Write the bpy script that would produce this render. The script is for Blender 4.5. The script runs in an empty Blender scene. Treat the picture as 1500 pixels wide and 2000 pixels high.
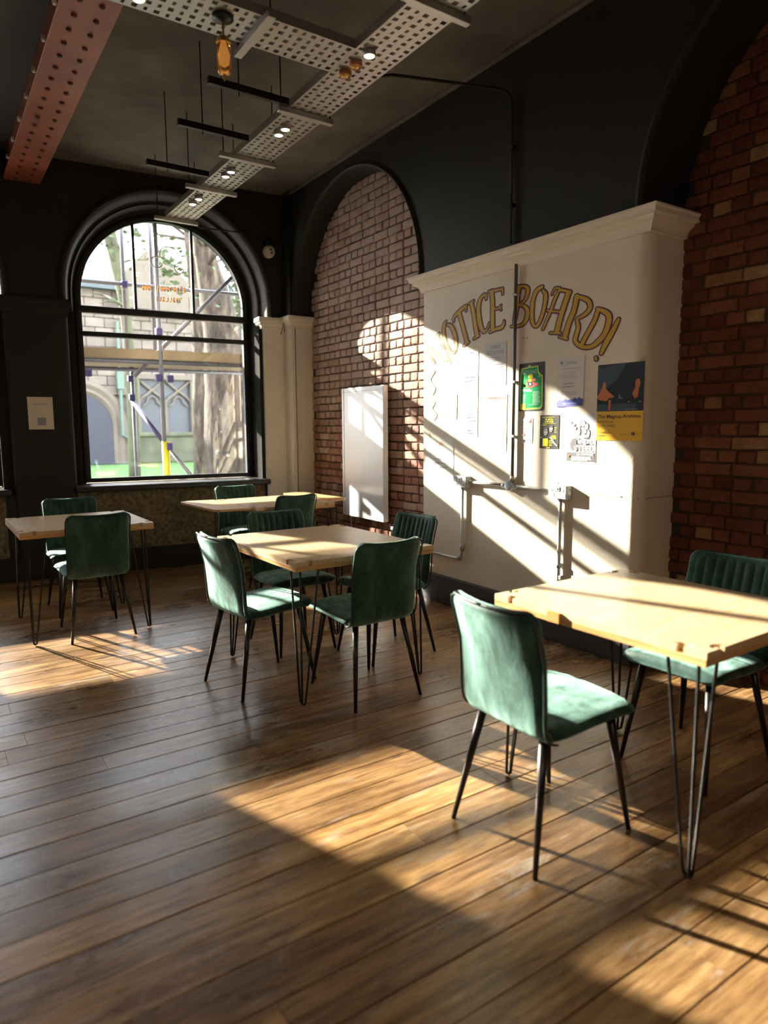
import bpy, bmesh, math, random
from math import sin, cos, pi, radians, sqrt, atan2, hypot
from mathutils import Vector, Matrix
random.seed(7)
C = bpy.context.scene.collection
S = bpy.context.scene

# ------------------------------------------------------------------ camera
F_PX = 1326.28                      # focal length in pixels of the 1500 x 2000 frame
RM = Matrix(((0.83052872, -0.0732697, 0.55213549), (-0.55695508, -0.10069947, 0.82441534), (-0.00480492, -0.99221528, -0.12444173)))
CAM_Z = 1.42
cd = bpy.data.cameras.new('camera'); cam = bpy.data.objects.new('camera', cd); C.objects.link(cam)
r_, d_, f_ = RM.col[0], RM.col[1], RM.col[2]
M = Matrix(((r_[0], -d_[0], -f_[0], 0), (r_[1], -d_[1], -f_[1], 0), (r_[2], -d_[2], -f_[2], CAM_Z), (0, 0, 0, 1)))
cam.matrix_world = M
cd.sensor_fit = 'HORIZONTAL'; cd.sensor_width = 36.0; cd.lens = F_PX / 1500 * 36
cd.clip_start = 0.05; cd.clip_end = 300
cd.dof.use_dof = True; cd.dof.focus_distance = 4.6; cd.dof.aperture_fstop = 2.0
S.camera = cam
# ------------------------------------------------------------------ sky, sun, exposure
SUN_DIR = Vector((1.0, -2.75, -1.10)).normalized()
w = bpy.data.worlds.new('world'); S.world = w; w.use_nodes = True
nt = w.node_tree; nt.nodes.clear()
o_ = nt.nodes.new('ShaderNodeOutputWorld'); b_ = nt.nodes.new('ShaderNodeBackground')
tc = nt.nodes.new('ShaderNodeTexCoord'); sx = nt.nodes.new('ShaderNodeSeparateXYZ'); rp = nt.nodes.new('ShaderNodeValToRGB')
nt.links.new(tc.outputs['Generated'], sx.inputs[0]); nt.links.new(sx.outputs['Z'], rp.inputs[0]); nt.links.new(rp.outputs[0], b_.inputs[0]); nt.links.new(b_.outputs[0], o_.inputs[0])
rp.color_ramp.elements[0].position = 0.0; rp.color_ramp.elements[0].color = (1.0, 0.98, 0.96, 1)
rp.color_ramp.elements[1].position = 0.75; rp.color_ramp.elements[1].color = (0.70, 0.80, 0.98, 1)
b_.inputs[1].default_value = 8.6
sl = bpy.data.lights.new('sun', 'SUN'); so = bpy.data.objects.new('sun', sl); C.objects.link(so)
sl.energy = 25.0; sl.angle = radians(0.6); sl.color = (1.0, 0.90, 0.76)
so.rotation_euler = SUN_DIR.to_track_quat('-Z', 'Y').to_euler(); so.location = (0, 20, 12)
S.view_settings.view_transform = 'Standard'; S.view_settings.look = 'None'; S.view_settings.gamma = 1.0
S.view_settings.use_curve_mapping = False; S.view_settings.exposure = 0.98

# ------------------------------------------------------------------ photograph geometry
def ray(x, y):
    v = RM @ Vector((x - 750, y - 1000, F_PX)); return v
CO = Vector((0, 0, CAM_Z))
def on_x(x, y, X):                  # point of a plane X = const seen at a pixel
    v = ray(x, y); return CO + v * (X / v.x)
def on_z(x, y, z):
    v = ray(x, y); return CO + v * ((z - CAM_Z) / v.z)
def px_of(p):
    q = RM.transposed() @ (Vector(p) - CO); return 750 + F_PX * q.x / q.z, 1000 + F_PX * q.y / q.z
BA = radians(-5.29); UB = Vector((cos(BA), sin(BA), 0)); NB = Vector((-sin(BA), cos(BA), 0))
def bw(u, b, z): return UB * u + NB * b + Vector((0, 0, z))   # back wall frame: u along it, b depth
def on_b(x, y, B):
    v = ray(x, y); t = B / NB.dot(v); p = CO + v * t; return p.dot(UB), p.z

# ------------------------------------------------------------------ helpers
def obj(name, bm, mat, parent=None, smooth=False, loc=None):
    me = bpy.data.meshes.new(name)
    bmesh.ops.recalc_face_normals(bm, faces=bm.faces)
    bm.to_mesh(me); bm.free()
    for m in (mat if isinstance(mat, (list, tuple)) else [mat]): me.materials.append(m)
    if smooth:
        for p in me.polygons: p.use_smooth = True
    o = bpy.data.objects.new(name, me); C.objects.link(o)
    if parent: o.parent = parent
    if loc: o.location = loc
    return o
def inst(name, me, parent=None, mw=None):
    o = bpy.data.objects.new(name, me); C.objects.link(o)
    if parent: o.parent = parent
    if mw is not None: o.matrix_local = mw
    return o
def tag(o, label=None, cat=None, group=None, kind=None):
    if label: o['label'] = label
    if cat: o['category'] = cat
    if group: o['group'] = group
    if kind: o['kind'] = kind
    return o
def thing(name, label, cat, loc=(0, 0, 0), rz=0, group=None):
    o = bpy.data.objects.new(name, None); C.objects.link(o); o.location = loc; o.rotation_euler = (0, 0, rz)
    o.empty_display_size = 0.1
    return tag(o, label, cat, group)
def autosmooth(o, ang=35):
    me = o.data
    for p in me.polygons: p.use_smooth = True
    me.set_sharp_from_angle(angle=radians(ang)) if hasattr(me, 'set_sharp_from_angle') else None
    return o
def fr_id(v): return Vector(v)
def box(bm, a, b, fr=None, bev=0.0):
    f = fr or (lambda x, y, z: Vector((x, y, z)))
    x0, y0, z0 = a; x1, y1, z1 = b
    vs = [bm.verts.new(f(x, y, z)) for x in (x0, x1) for y in (y0, y1) for z in (z0, z1)]
    fs = [bm.faces.new([vs[i] for i in q]) for q in ((0, 1, 3, 2), (4, 6, 7, 5), (0, 4, 5, 1), (2, 3, 7, 6), (0, 2, 6, 4), (1, 5, 7, 3))]
    if bev:
        es = {e for q in fs for e in q.edges}
        bmesh.ops.bevel(bm, geom=list(es), offset=bev, segments=2, affect='EDGES', profile=0.5)
    return fs
def frame_of(t):
    t = t.normalized(); a = Vector((0, 0, 1)) if abs(t.z) < 0.9 else Vector((1, 0, 0))
    u = t.cross(a).normalized(); return u, u.cross(t).normalized()
def tube(bm, pts, rad, n=8, cap=True, closed=False):
    pts = [Vector(p) for p in pts]
    if not isinstance(rad, (list, tuple)): rad = [rad] * len(pts)
    rings = []; u = None
    m = len(pts)
    for i, p in enumerate(pts):
        if closed: t = pts[(i + 1) % m] - pts[i - 1]
        else: t = pts[min(i + 1, m - 1)] - pts[max(i - 1, 0)]
        t.normalize()
        if u is None: u, v = frame_of(t)
        else:
            u = (u - t * u.dot(t)).normalized(); v = u.cross(t).normalized()
        rings.append([bm.verts.new(p + (u * cos(2 * pi * k / n) + v * sin(2 * pi * k / n)) * rad[i]) for k in range(n)])
    rng = range(m) if closed else range(m - 1)
    for i in rng:
        A, B = rings[i], rings[(i + 1) % m]
        for k in range(n): bm.faces.new((A[k], A[(k + 1) % n], B[(k + 1) % n], B[k]))
    if cap and not closed: bm.faces.new(rings[0]); bm.faces.new(rings[-1][::-1])
def lathe(bm, prof, c=(0, 0, 0), n=20, axis='z', fr=None):
    rings = []
    for r, h in prof:
        ring = []
        for k in range(n):
            a = 2 * pi * k / n
            v = Vector((r * cos(a), r * sin(a), h))
            if axis == 'x': v = Vector((h, r * cos(a), r * sin(a)))
            if axis == 'y': v = Vector((r * cos(a), h, r * sin(a)))
            v += Vector(c); ring.append(bm.verts.new(fr(*v) if fr else v))
        rings.append(ring)
    for A, B in zip(rings, rings[1:]):
        for k in range(n): bm.faces.new((A[k], A[(k + 1) % n], B[(k + 1) % n], B[k]))
    bm.faces.new(rings[0]); bm.faces.new(rings[-1])
def prism(bm, poly, lo, hi, fr):    # poly in 2D, extruded between lo and hi, fr(a, b, h)
    A = [bm.verts.new(fr(a, b, lo)) for a, b in poly]; B = [bm.verts.new(fr(a, b, hi)) for a, b in poly]
    n = len(poly)
    bm.faces.new(A[::-1]); bm.faces.new(B)
    for i in range(n): bm.faces.new((A[i], A[(i + 1) % n], B[(i + 1) % n], B[i]))
def smooth_pts(pts, k=6):           # Catmull-Rom through tuples
    out = []
    P = [pts[0]] + list(pts) + [pts[-1]]
    for i in range(1, len(P) - 2):
        a, b, c, d = P[i - 1], P[i], P[i + 1], P[i + 2]
        for j in range(k):
            t = j / k
            out.append(tuple(0.5 * (2 * b[q] + (c[q] - a[q]) * t + (2 * a[q] - 5 * b[q] + 4 * c[q] - d[q]) * t * t + (-a[q] + 3 * b[q] - 3 * c[q] + d[q]) * t ** 3) for q in range(len(b))))
    out.append(tuple(pts[-1])); return out

# ------------------------------------------------------------------ materials
def mat(name, col, rough=0.6, metal=0.0, spec=0.5, emis=None, estr=0.0, sheen=0.0, sheen_tint=None, coat=0.0):
    m = bpy.data.materials.new(name); m.use_nodes = True
    b = m.node_tree.nodes['Principled BSDF']
    b.inputs['Base Color'].default_value = (*col, 1); b.inputs['Roughness'].default_value = rough; b.inputs['Metallic'].default_value = metal
    b.inputs['Specular IOR Level'].default_value = spec
    if emis: b.inputs['Emission Color'].default_value = (*emis, 1); b.inputs['Emission Strength'].default_value = estr
    if sheen:
        b.inputs['Sheen Weight'].default_value = sheen; b.inputs['Sheen Roughness'].default_value = 0.48
        if sheen_tint: b.inputs['Sheen Tint'].default_value = (*sheen_tint, 1)
    b.inputs['Coat Weight'].default_value = coat
    return m
def N(m, t, **k):
    n = m.node_tree.nodes.new(t)
    for a, v in k.items(): setattr(n, a, v)
    return n
def L(m, a, b): m.node_tree.links.new(a, b)
def noise(m, scale, detail=4, rough=0.55, vec=None, stretch=None, obj_coord=True, dist=0.0):
    n = N(m, 'ShaderNodeTexNoise'); n.inputs['Scale'].default_value = scale; n.inputs['Detail'].default_value = detail
    n.inputs['Roughness'].default_value = rough; n.inputs['Distortion'].default_value = dist
    if vec is None:
        g = N(m, 'ShaderNodeNewGeometry') if not obj_coord else N(m, 'ShaderNodeTexCoord')
        vec = g.outputs['Position'] if not obj_coord else g.outputs['Object']
    if stretch:
        mp = N(m, 'ShaderNodeMapping'); mp.inputs['Scale'].default_value = stretch; L(m, vec, mp.inputs[0]); vec = mp.outputs[0]
    L(m, vec, n.inputs['Vector']); return n.outputs['Fac']
def ramp(m, fac, stops):
    r = N(m, 'ShaderNodeValToRGB'); e = r.color_ramp.elements
    while len(e) < len(stops): e.new(0.5)
    for q, (p, c) in zip(e, stops): q.position = p; q.color = (*c, 1) if len(c) == 3 else c
    L(m, fac, r.inputs[0]); return r.outputs[0]
def mixc(m, fac, a, b, mode='MIX'):
    n = N(m, 'ShaderNodeMix', data_type='RGBA', blend_type=mode)
    if isinstance(fac, (int, float)): n.inputs[0].default_value = fac
    else: L(m, fac, n.inputs[0])
    for i, v in ((6, a), (7, b)):
        if isinstance(v, tuple): n.inputs[i].default_value = (*v, 1)
        else: L(m, v, n.inputs[i])
    return n.outputs[2]
def bump(m, h, strength=0.3, dist=0.01):
    n = N(m, 'ShaderNodeBump'); n.inputs['Strength'].default_value = strength; n.inputs['Distance'].default_value = dist
    L(m, h, n.inputs['Height']); L(m, n.outputs[0], m.node_tree.nodes['Principled BSDF'].inputs['Normal'])
def base(m): return m.node_tree.nodes['Principled BSDF'].inputs
def plaster(name, col, rough=0.6, var=0.12, bmp=0.15):
    m = mat(name, col, rough)
    f = noise(m, 2.2, 5, obj_coord=False)
    L(m, ramp(m, f, [(0.3, tuple(c * (1 - var) for c in col)), (0.7, tuple(min(1, c * (1 + var)) for c in col))]), base(m)['Base Color'])
    bump(m, noise(m, 60, 4, obj_coord=False), bmp, 0.004); return m

M_dark = plaster('charcoal_paint', (0.019, 0.0182, 0.0148), 0.6)
M_jamb = mat('matt_charcoal_paint', (0.022, 0.022, 0.021), 0.9, 0, 0.08)
M_matte = mat('matt_dark_stone', (0.03, 0.03, 0.03), 1.0, 0, 0.0)  # even dark matt tone for the outer reveal
base(M_dark)['Specular IOR Level'].default_value = 0.3
M_frame = plaster('window_frame_paint', (0.022, 0.023, 0.027), 0.4, 0.08, 0.05)
M_white = plaster('cream_wall_paint', (0.78, 0.71, 0.59), 0.65, 0.05, 0.2)
M_white2 = plaster('cream_pilaster_paint', (0.80, 0.75, 0.65), 0.6, 0.05, 0.1)
M_skirt = plaster('skirting_paint', (0.055, 0.055, 0.072), 0.45, 0.15, 0.1)
M_ceil = plaster('ceiling_paint', (0.13, 0.115, 0.092), 0.8, 0.35, 0.1)
M_ceildk = plaster('ceiling_dark_paint', (0.06, 0.052, 0.044), 0.8, 0.2, 0.1)
M_ink = mat('black_ink', (0.03, 0.03, 0.04), 0.6); M_blue = mat('blue_ink', (0.06, 0.08, 0.42), 0.6); M_redink = mat('red_ink', (0.75, 0.12, 0.1), 0.6)
M_greyink = mat('grey_ink', (0.28, 0.28, 0.32), 0.6)
M_paper = mat('white_paper', (0.80, 0.80, 0.82), 0.55)
M_film = mat('laminated_paper', (0.70, 0.71, 0.73), 0.2)
M_steel = mat('galvanised_steel', (0.50, 0.49, 0.47), 0.42, 0.85)
M_chrome = mat('conduit_steel', (0.55, 0.54, 0.53), 0.38, 0.6)
M_socket = mat('socket_grey_metal', (0.42, 0.45, 0.48), 0.45, 0.1)
M_wplastic = mat('white_plastic', (0.8, 0.8, 0.8), 0.35)
M_black = mat('black_metal', (0.012, 0.011, 0.011), 0.42, 0.3)
M_heater = mat('heater_enamel', (0.86, 0.88, 0.92), 0.22, 0.0, 0.5)
M_gold = mat('gold_lettering', (0.60, 0.34, 0.02), 0.6); M_plum = mat('plum_lettering', (0.09, 0.022, 0.03), 0.6)
M_green1 = mat('poster_green', (0.02, 0.33, 0.12), 0.25); M_lime = mat('poster_lime', (0.45, 0.72, 0.12), 0.3)
M_yel = mat('poster_yellow', (0.86, 0.82, 0.03), 0.35); M_amber = mat('poster_amber', (0.82, 0.47, 0.01), 0.4)
M_char = mat('poster_charcoal', (0.055, 0.055, 0.058), 0.35); M_skin = mat('poster_orange_figure', (0.55, 0.16, 0.04), 0.4)
M_pink = mat('poster_pink', (0.85, 0.42, 0.44), 0.5); M_redp = mat('poster_red', (0.62, 0.05, 0.06), 0.4); M_navy = mat('poster_night_blue', (0.012, 0.02, 0.028), 0.3)
M_slate = mat('poster_slate', (0.045, 0.075, 0.10), 0.3); M_grey = mat('poster_grey', (0.3, 0.3, 0.3), 0.4); M_lilac = mat('poster_lilac', (0.35, 0.3, 0.55), 0.4)
M_palegreen = mat('poster_pale_green', (0.45, 0.75, 0.55), 0.4)

def velvet():
    m = mat('green_velvet', (0.02, 0.13, 0.10), 0.6, 0, 0.2, sheen=1.0, sheen_tint=(0.60, 1.0, 0.88))
    f = noise(m, 7, 6, 0.66, stretch=(1.6, 1.0, 0.6), dist=0.3); g = noise(m, 45, 3, 0.6)
    c = ramp(m, f, [(0.34, (0.004, 0.019, 0.015)), (0.5, (0.011, 0.040, 0.032)), (0.66, (0.032, 0.088, 0.072))])
    L(m, mixc(m, 0.25, c, ramp(m, g, [(0.35, (0.006, 0.024, 0.018)), (0.7, (0.025, 0.08, 0.062))])), base(m)['Base Color'])
    L(m, ramp(m, f, [(0.36, (0.35, 0.35, 0.35)), (0.62, (1, 1, 1))]), base(m)['Sheen Weight'])
    bump(m, f, 0.10, 0.03); return m
M_velvet = velvet()
M_piping = mat('dark_piping', (0.006, 0.022, 0.018), 0.45, 0, 0.5)
M_leg = mat('chair_leg_enamel', (0.014, 0.010, 0.011), 0.33, 0.2)

def wood_top():
    m = mat('birch_ply_top', (0.6, 0.42, 0.22), 0.38, coat=0.15)
    f = noise(m, 5, 6, 0.6, stretch=(1.0, 9.0, 1.0), dist=0.4); g = noise(m, 1.6, 3, 0.5)
    c = ramp(m, f, [(0.3, (0.48, 0.33, 0.18)), (0.5, (0.60, 0.44, 0.26)), (0.72, (0.68, 0.54, 0.35))])
    L(m, mixc(m, 0.3, c, ramp(m, g, [(0.35, (0.50, 0.35, 0.20)), (0.7, (0.68, 0.53, 0.35))])), base(m)['Base Color'])
    return m
M_top = wood_top()
def wood_edge():
    m = mat('laminated_edge', (0.5, 0.28, 0.1), 0.45)
    tc = N(m, 'ShaderNodeTexCoord'); f = noise(m, 4, 3, stretch=(1, 1, 90))
    L(m, ramp(m, f, [(0.4, (0.42, 0.20, 0.06)), (0.55, (0.58, 0.33, 0.13)), (0.65, (0.64, 0.42, 0.2))]), base(m)['Base Color']); return m
M_edge = wood_edge()
M_wing = mat('leaf_ply', (0.55, 0.34, 0.16), 0.4)

def floor_mat():
    m = mat('old_pine_boards', (0.3, 0.17, 0.08), 0.4)
    oi = N(m, 'ShaderNodeObjectInfo'); g = N(m, 'ShaderNodeNewGeometry')
    add = N(m, 'ShaderNodeVectorMath', operation='ADD'); mul = N(m, 'ShaderNodeVectorMath', operation='SCALE')
    cmb = N(m, 'ShaderNodeCombineXYZ'); L(m, oi.outputs['Random'], cmb.inputs[0]); L(m, oi.outputs['Random'], cmb.inputs[2])
    L(m, cmb.outputs[0], mul.inputs[0]); mul.inputs['Scale'].default_value = 37.0
    L(m, g.outputs['Position'], add.inputs[0]); L(m, mul.outputs[0], add.inputs[1]); v = add.outputs[0]
    grain = noise(m, 3.0, 7, 0.62, vec=v, stretch=(1.0, 11.0, 1.0), dist=0.5)
    fine = noise(m, 14, 5, 0.65, vec=v, stretch=(1.0, 14.0, 1.0))
    patch = noise(m, 1.5, 5, 0.6, obj_coord=False, stretch=(0.9, 1.6, 1))
    knots = noise(m, 6.5, 2, 0.4, vec=v, stretch=(0.7, 1.6, 1))
    c = ramp(m, grain, [(0.28, (0.10, 0.055, 0.027)), (0.44, (0.25, 0.15, 0.068)), (0.58, (0.38, 0.245, 0.115)), (0.78, (0.52, 0.37, 0.19))])
    tint = ramp(m, oi.outputs['Random'], [(0.0, (0.60, 0.52, 0.46)), (0.35, (0.85, 0.79, 0.74)), (0.7, (1.05, 1.0, 0.92)), (1.0, (1.3, 1.2, 1.0))])
    c = mixc(m, 0.9, c, tint, 'MULTIPLY')
    c = mixc(m, 0.5, c, ramp(m, fine, [(0.35, (0.35, 0.33, 0.3)), (0.55, (1, 1, 1)), (0.8, (1.15, 1.15, 1.15))]), 'MULTIPLY')
    c = mixc(m, 0.85, c, ramp(m, patch, [(0.34, (0.42, 0.38, 0.36)), (0.5, (0.9, 0.88, 0.86)), (0.66, (1.2, 1.15, 1.1))]), 'MULTIPLY')
    worn = noise(m, 4.2, 6, 0.68, vec=v, stretch=(0.55, 2.6, 1), dist=0.8)
    c = mixc(m, ramp(m, worn, [(0.56, (0, 0, 0)), (0.68, (0.62, 0.62, 0.62))]), c, (0.34, 0.30, 0.25))
    c = mixc(m, ramp(m, worn, [(0.30, (0.65, 0.65, 0.65)), (0.40, (0, 0, 0))]), c, (0.07, 0.042, 0.025))
    c = mixc(m, ramp(m, knots, [(0.70, (0, 0, 0)), (0.76, (0.75, 0.75, 0.75))]), c, (0.04, 0.025, 0.018))
    L(m, c, base(m)['Base Color'])
    L(m, ramp(m, patch, [(0.3, (0.24,) * 3), (0.55, (0.31,) * 3), (0.7, (0.46,) * 3)]), base(m)['Roughness'])
    base(m)['Specular IOR Level'].default_value = 0.6
    bump(m, grain, 0.25, 0.004); return m
M_floor = floor_mat(); M_gap = mat('dark_gap', (0.012, 0.008, 0.006), 0.9)

def brick_mat(name, ramp_stops, dust_sky=0.35):
    m = mat(name, (0.3, 0.12, 0.07), 0.85, 0, 0.2)
    oi = N(m, 'ShaderNodeObjectInfo'); g = N(m, 'ShaderNodeNewGeometry')
    r = N(m, 'ShaderNodeMath', operation='ADD'); L(m, oi.outputs['Random'], r.inputs[0]); L(m, g.outputs['Random Per Island'], r.inputs[1])
    fr = N(m, 'ShaderNodeMath', operation='FRACT'); L(m, r.outputs[0], fr.inputs[0])
    c = ramp(m, fr.outputs[0], ramp_stops)
    n1 = noise(m, 22, 5, 0.65, obj_coord=False)
    c = mixc(m, 0.6, c, ramp(m, n1, [(0.3, (0.55, 0.5, 0.5)), (0.6, (1.05, 1.05, 1.05)), (0.8, (1.3, 1.3, 1.3))]), 'MULTIPLY')
    z = N(m, 'ShaderNodeSeparateXYZ'); L(m, g.outputs['Position'], z.inputs[0])
    dz = ramp(m, z.outputs['Z'], [(0.0, (0, 0, 0)), (1.0, (1, 1, 1))])
    mr = N(m, 'ShaderNodeMapRange'); L(m, z.outputs['Z'], mr.inputs[0]); mr.inputs[1].default_value = 1.0; mr.inputs[2].default_value = 2.2; mr.inputs[4].default_value = dust_sky
    n2 = noise(m, 3, 3, obj_coord=False); mu = N(m, 'ShaderNodeMath', operation='MULTIPLY'); L(m, mr.outputs[0], mu.inputs[0]); L(m, n2, mu.inputs[1]); mu2 = N(m, 'ShaderNodeMath', operation='MULTIPLY'); L(m, mu.outputs[0], mu2.inputs[0]); mu2.inputs[1].default_value = 2.0
    c = mixc(m, mu2.outputs[0], c, (0.50, 0.40, 0.35))  # upper courses paler: dust and window skylight mixed into the colour
    L(m, c, base(m)['Base Color']); bump(m, n1, 0.5, 0.006); return m
M_brick = brick_mat('red_brick', [(0.0, (0.22, 0.10, 0.07)), (0.35, (0.32, 0.155, 0.105)), (0.7, (0.40, 0.22, 0.15)), (1.0, (0.48, 0.34, 0.24))], 0.7)
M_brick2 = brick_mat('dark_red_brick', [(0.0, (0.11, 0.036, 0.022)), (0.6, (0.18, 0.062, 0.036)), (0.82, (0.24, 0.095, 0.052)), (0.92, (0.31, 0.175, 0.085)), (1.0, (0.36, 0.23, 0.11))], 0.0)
M_mortar = plaster('mortar', (0.055, 0.034, 0.026), 0.95, 0.3, 0.5)
def rough_panel():
    m = mat('rough_render', (0.15, 0.12, 0.07), 0.9)
    f = noise(m, 26, 6, 0.7, obj_coord=False); g = noise(m, 4, 4, obj_coord=False)
    c = ramp(m, f, [(0.32, (0.05, 0.035, 0.02)), (0.5, (0.17, 0.13, 0.075)), (0.7, (0.30, 0.24, 0.15))])
    L(m, mixc(m, 0.5, c, ramp(m, g, [(0.4, (0.6, 0.6, 0.55)), (0.65, (1.2, 1.15, 1.0))]), 'MULTIPLY'), base(m)['Base Color']); bump(m, f, 0.6, 0.01); return m
M_rough = rough_panel()
M_beam = plaster('red_oxide_paint', (0.27, 0.075, 0.035), 0.5, 0.25, 0.1); M_rivet = mat('beam_rivet_shade', (0.07, 0.014, 0.010), 0.6); M_bolt = mat('bolt_glint', (0.75, 0.7, 0.62), 0.3, 0.4)  # rivet shadows and white bolt glints are put into their colours
M_lamp = mat('lamp_lens', (1, 0.9, 0.7), 0.3, emis=(1.0, 0.82, 0.5), estr=9.0); M_ring = mat('copper_ring', (0.5, 0.22, 0.10), 0.35, 0.6)
def glass():
    m = bpy.data.materials.new('window_glass'); m.use_nodes = True; t = m.node_tree; t.nodes.clear()
    o = t.nodes.new('ShaderNodeOutputMaterial'); mx = t.nodes.new('ShaderNodeMixShader'); tr = t.nodes.new('ShaderNodeBsdfTransparent'); gl = t.nodes.new('ShaderNodeBsdfGlossy')
    fr = t.nodes.new('ShaderNodeFresnel'); fr.inputs[0].default_value = 1.5; mm = t.nodes.new('ShaderNodeMath'); mm.operation = 'MULTIPLY_ADD'; mm.inputs[1].default_value = 2.2; mm.inputs[2].default_value = 0.05
    gl.inputs['Roughness'].default_value = 0.0; tr.inputs[0].default_value = (0.97, 0.98, 0.97, 1)
    t.links.new(fr.outputs[0], mm.inputs[0]); t.links.new(mm.outputs[0], mx.inputs[0]); t.links.new(tr.outputs[0], mx.inputs[1]); t.links.new(gl.outputs[0], mx.inputs[2]); t.links.new(mx.outputs[0], o.inputs[0]); return m
M_glass = glass()
def amber():
    m = mat('amber_glass', (0.75, 0.36, 0.07), 0.08); base(m)['Transmission Weight'].default_value = 0.85; return m
M_amberglass = amber(); M_brass = mat('brass', (0.55, 0.36, 0.12), 0.35, 0.9)
M_vinyl_o = mat('orange_vinyl', (0.95, 0.5, 0.15), 0.5); M_vinyl_w = mat('white_vinyl', (0.8, 0.8, 0.82), 0.5)

# ------------------------------------------------------------------ dimensions
CEIL = 3.85; BF = 7.12; BG = 7.50; BO = 7.70          # back wall: room face, glass plane, outer face
XW = 3.33; XB = 3.40                                  # right wall: dark face, white pier face
Z_SP = 2.70; RW = 0.86
WINS = [1.495, -0.98]                        # window centres along the back wall
Z_SILL = 0.87

# ------------------------------------------------------------------ floor
fl = bmesh.new(); box(fl, (-5.2, -3.6, -0.12), (3.9, 8.3, -0.03))
floor = tag(obj('floor', fl, M_gap), kind='structure')
W_B = 0.147; y = -3.5; row = 0
while y < 7.6:
    ww = W_B * random.uniform(0.92, 1.08)
    x = -5.1; x += 0
    cuts = [-5.1]
    while cuts[-1] < 3.8: cuts.append(cuts[-1] + random.uniform(2.2, 4.6))
    cuts[-1] = 3.85
    if len(cuts) > 2 and cuts[-1] - cuts[-2] < 0.5: cuts.pop(-2)
    for a, b in zip(cuts, cuts[1:]):
        bm = bmesh.new(); dz = random.uniform(-0.0015, 0.0005); g = 0.0012; c = 0.0022
        x0, x1, y0, y1 = a + g / 2, b - g / 2, y + g, y + ww - g
        lo = [bm.verts.new((px, py, -0.03)) for px, py in ((x0, y0), (x1, y0), (x1, y1), (x0, y1))]
        mi = [bm.verts.new((px, py, -c + dz)) for px, py in ((x0, y0), (x1, y0), (x1, y1), (x0, y1))]
        to = [bm.verts.new((px, py, dz)) for px, py in ((x0 + 2e-4, y0 + c), (x1 - 2e-4, y0 + c), (x1 - 2e-4, y1 - c), (x0 + 2e-4, y1 - c))]
        bm.faces.new(to)
        for A, B in ((lo, mi), (mi, to)):
            for i in range(4): bm.faces.new((A[i], A[(i + 1) % 4], B[(i + 1) % 4], B[i]))
        obj('floorboard', bm, M_floor, floor)
    y += ww

# ------------------------------------------------------------------ wall with arched openings
def arch_z(du, r, zsp): return zsp + sqrt(max(0, r * r - du * du))
def wall_sheet(bm, u0, u1, z0, z1, opens, fr):        # opens: (centre, r, zsp, zbottom)
    us = {u0, u1}
    for c, r, zs, zb in opens:
        for k in range(41): us.add(round(c - r * cos(pi * k / 40), 5))
    us = sorted(q for q in us if u0 <= q <= u1)
    for a, b in zip(us, us[1:]):
        m_ = (a + b) / 2; hit = None
        for o in opens:
            if abs(m_ - o[0]) < o[1]: hit = o
        if hit:
            c, r, zs, zb = hit
            za, zb2 = arch_z(a - c, r, zs), arch_z(b - c, r, zs)
            bm.faces.new([bm.verts.new(fr(*p)) for p in ((a, za), (b, zb2), (b, z1), (a, z1))])
            if zb > z0: bm.faces.new([bm.verts.new(fr(*p)) for p in ((a, z0), (b, z0), (b, zb), (a, zb))])
        else: bm.faces.new([bm.verts.new(fr(*p)) for p in ((a, z0), (b, z0), (b, z1), (a, z1))])
def arch_loop(c, r, zsp, zb, n=40):                   # from bottom left, over the arch, to bottom right
    pts = [(c - r, zb), (c - r, (zb + zsp) / 2)]
    pts += [(c - r * cos(pi * k / n), zsp + r * sin(pi * k / n)) for k in range(n + 1)]
    pts += [(c + r, (zb + zsp) / 2), (c + r, zb)]; return pts
def sweep_arch(bm, c, r, zsp, zb, prof, fr, n=40):    # prof: (dr, depth); fr(a, z, depth)
    loops = []
    for dr, dep in prof: loops.append([bm.verts.new(fr(a, z, dep)) for a, z in arch_loop(c, r + dr, zsp, zb, n)])
    for A, B in zip(loops, loops[1:]):
        for i in range(len(A) - 1): bm.faces.new((A[i], A[i + 1], B[i + 1], B[i]))

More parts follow.
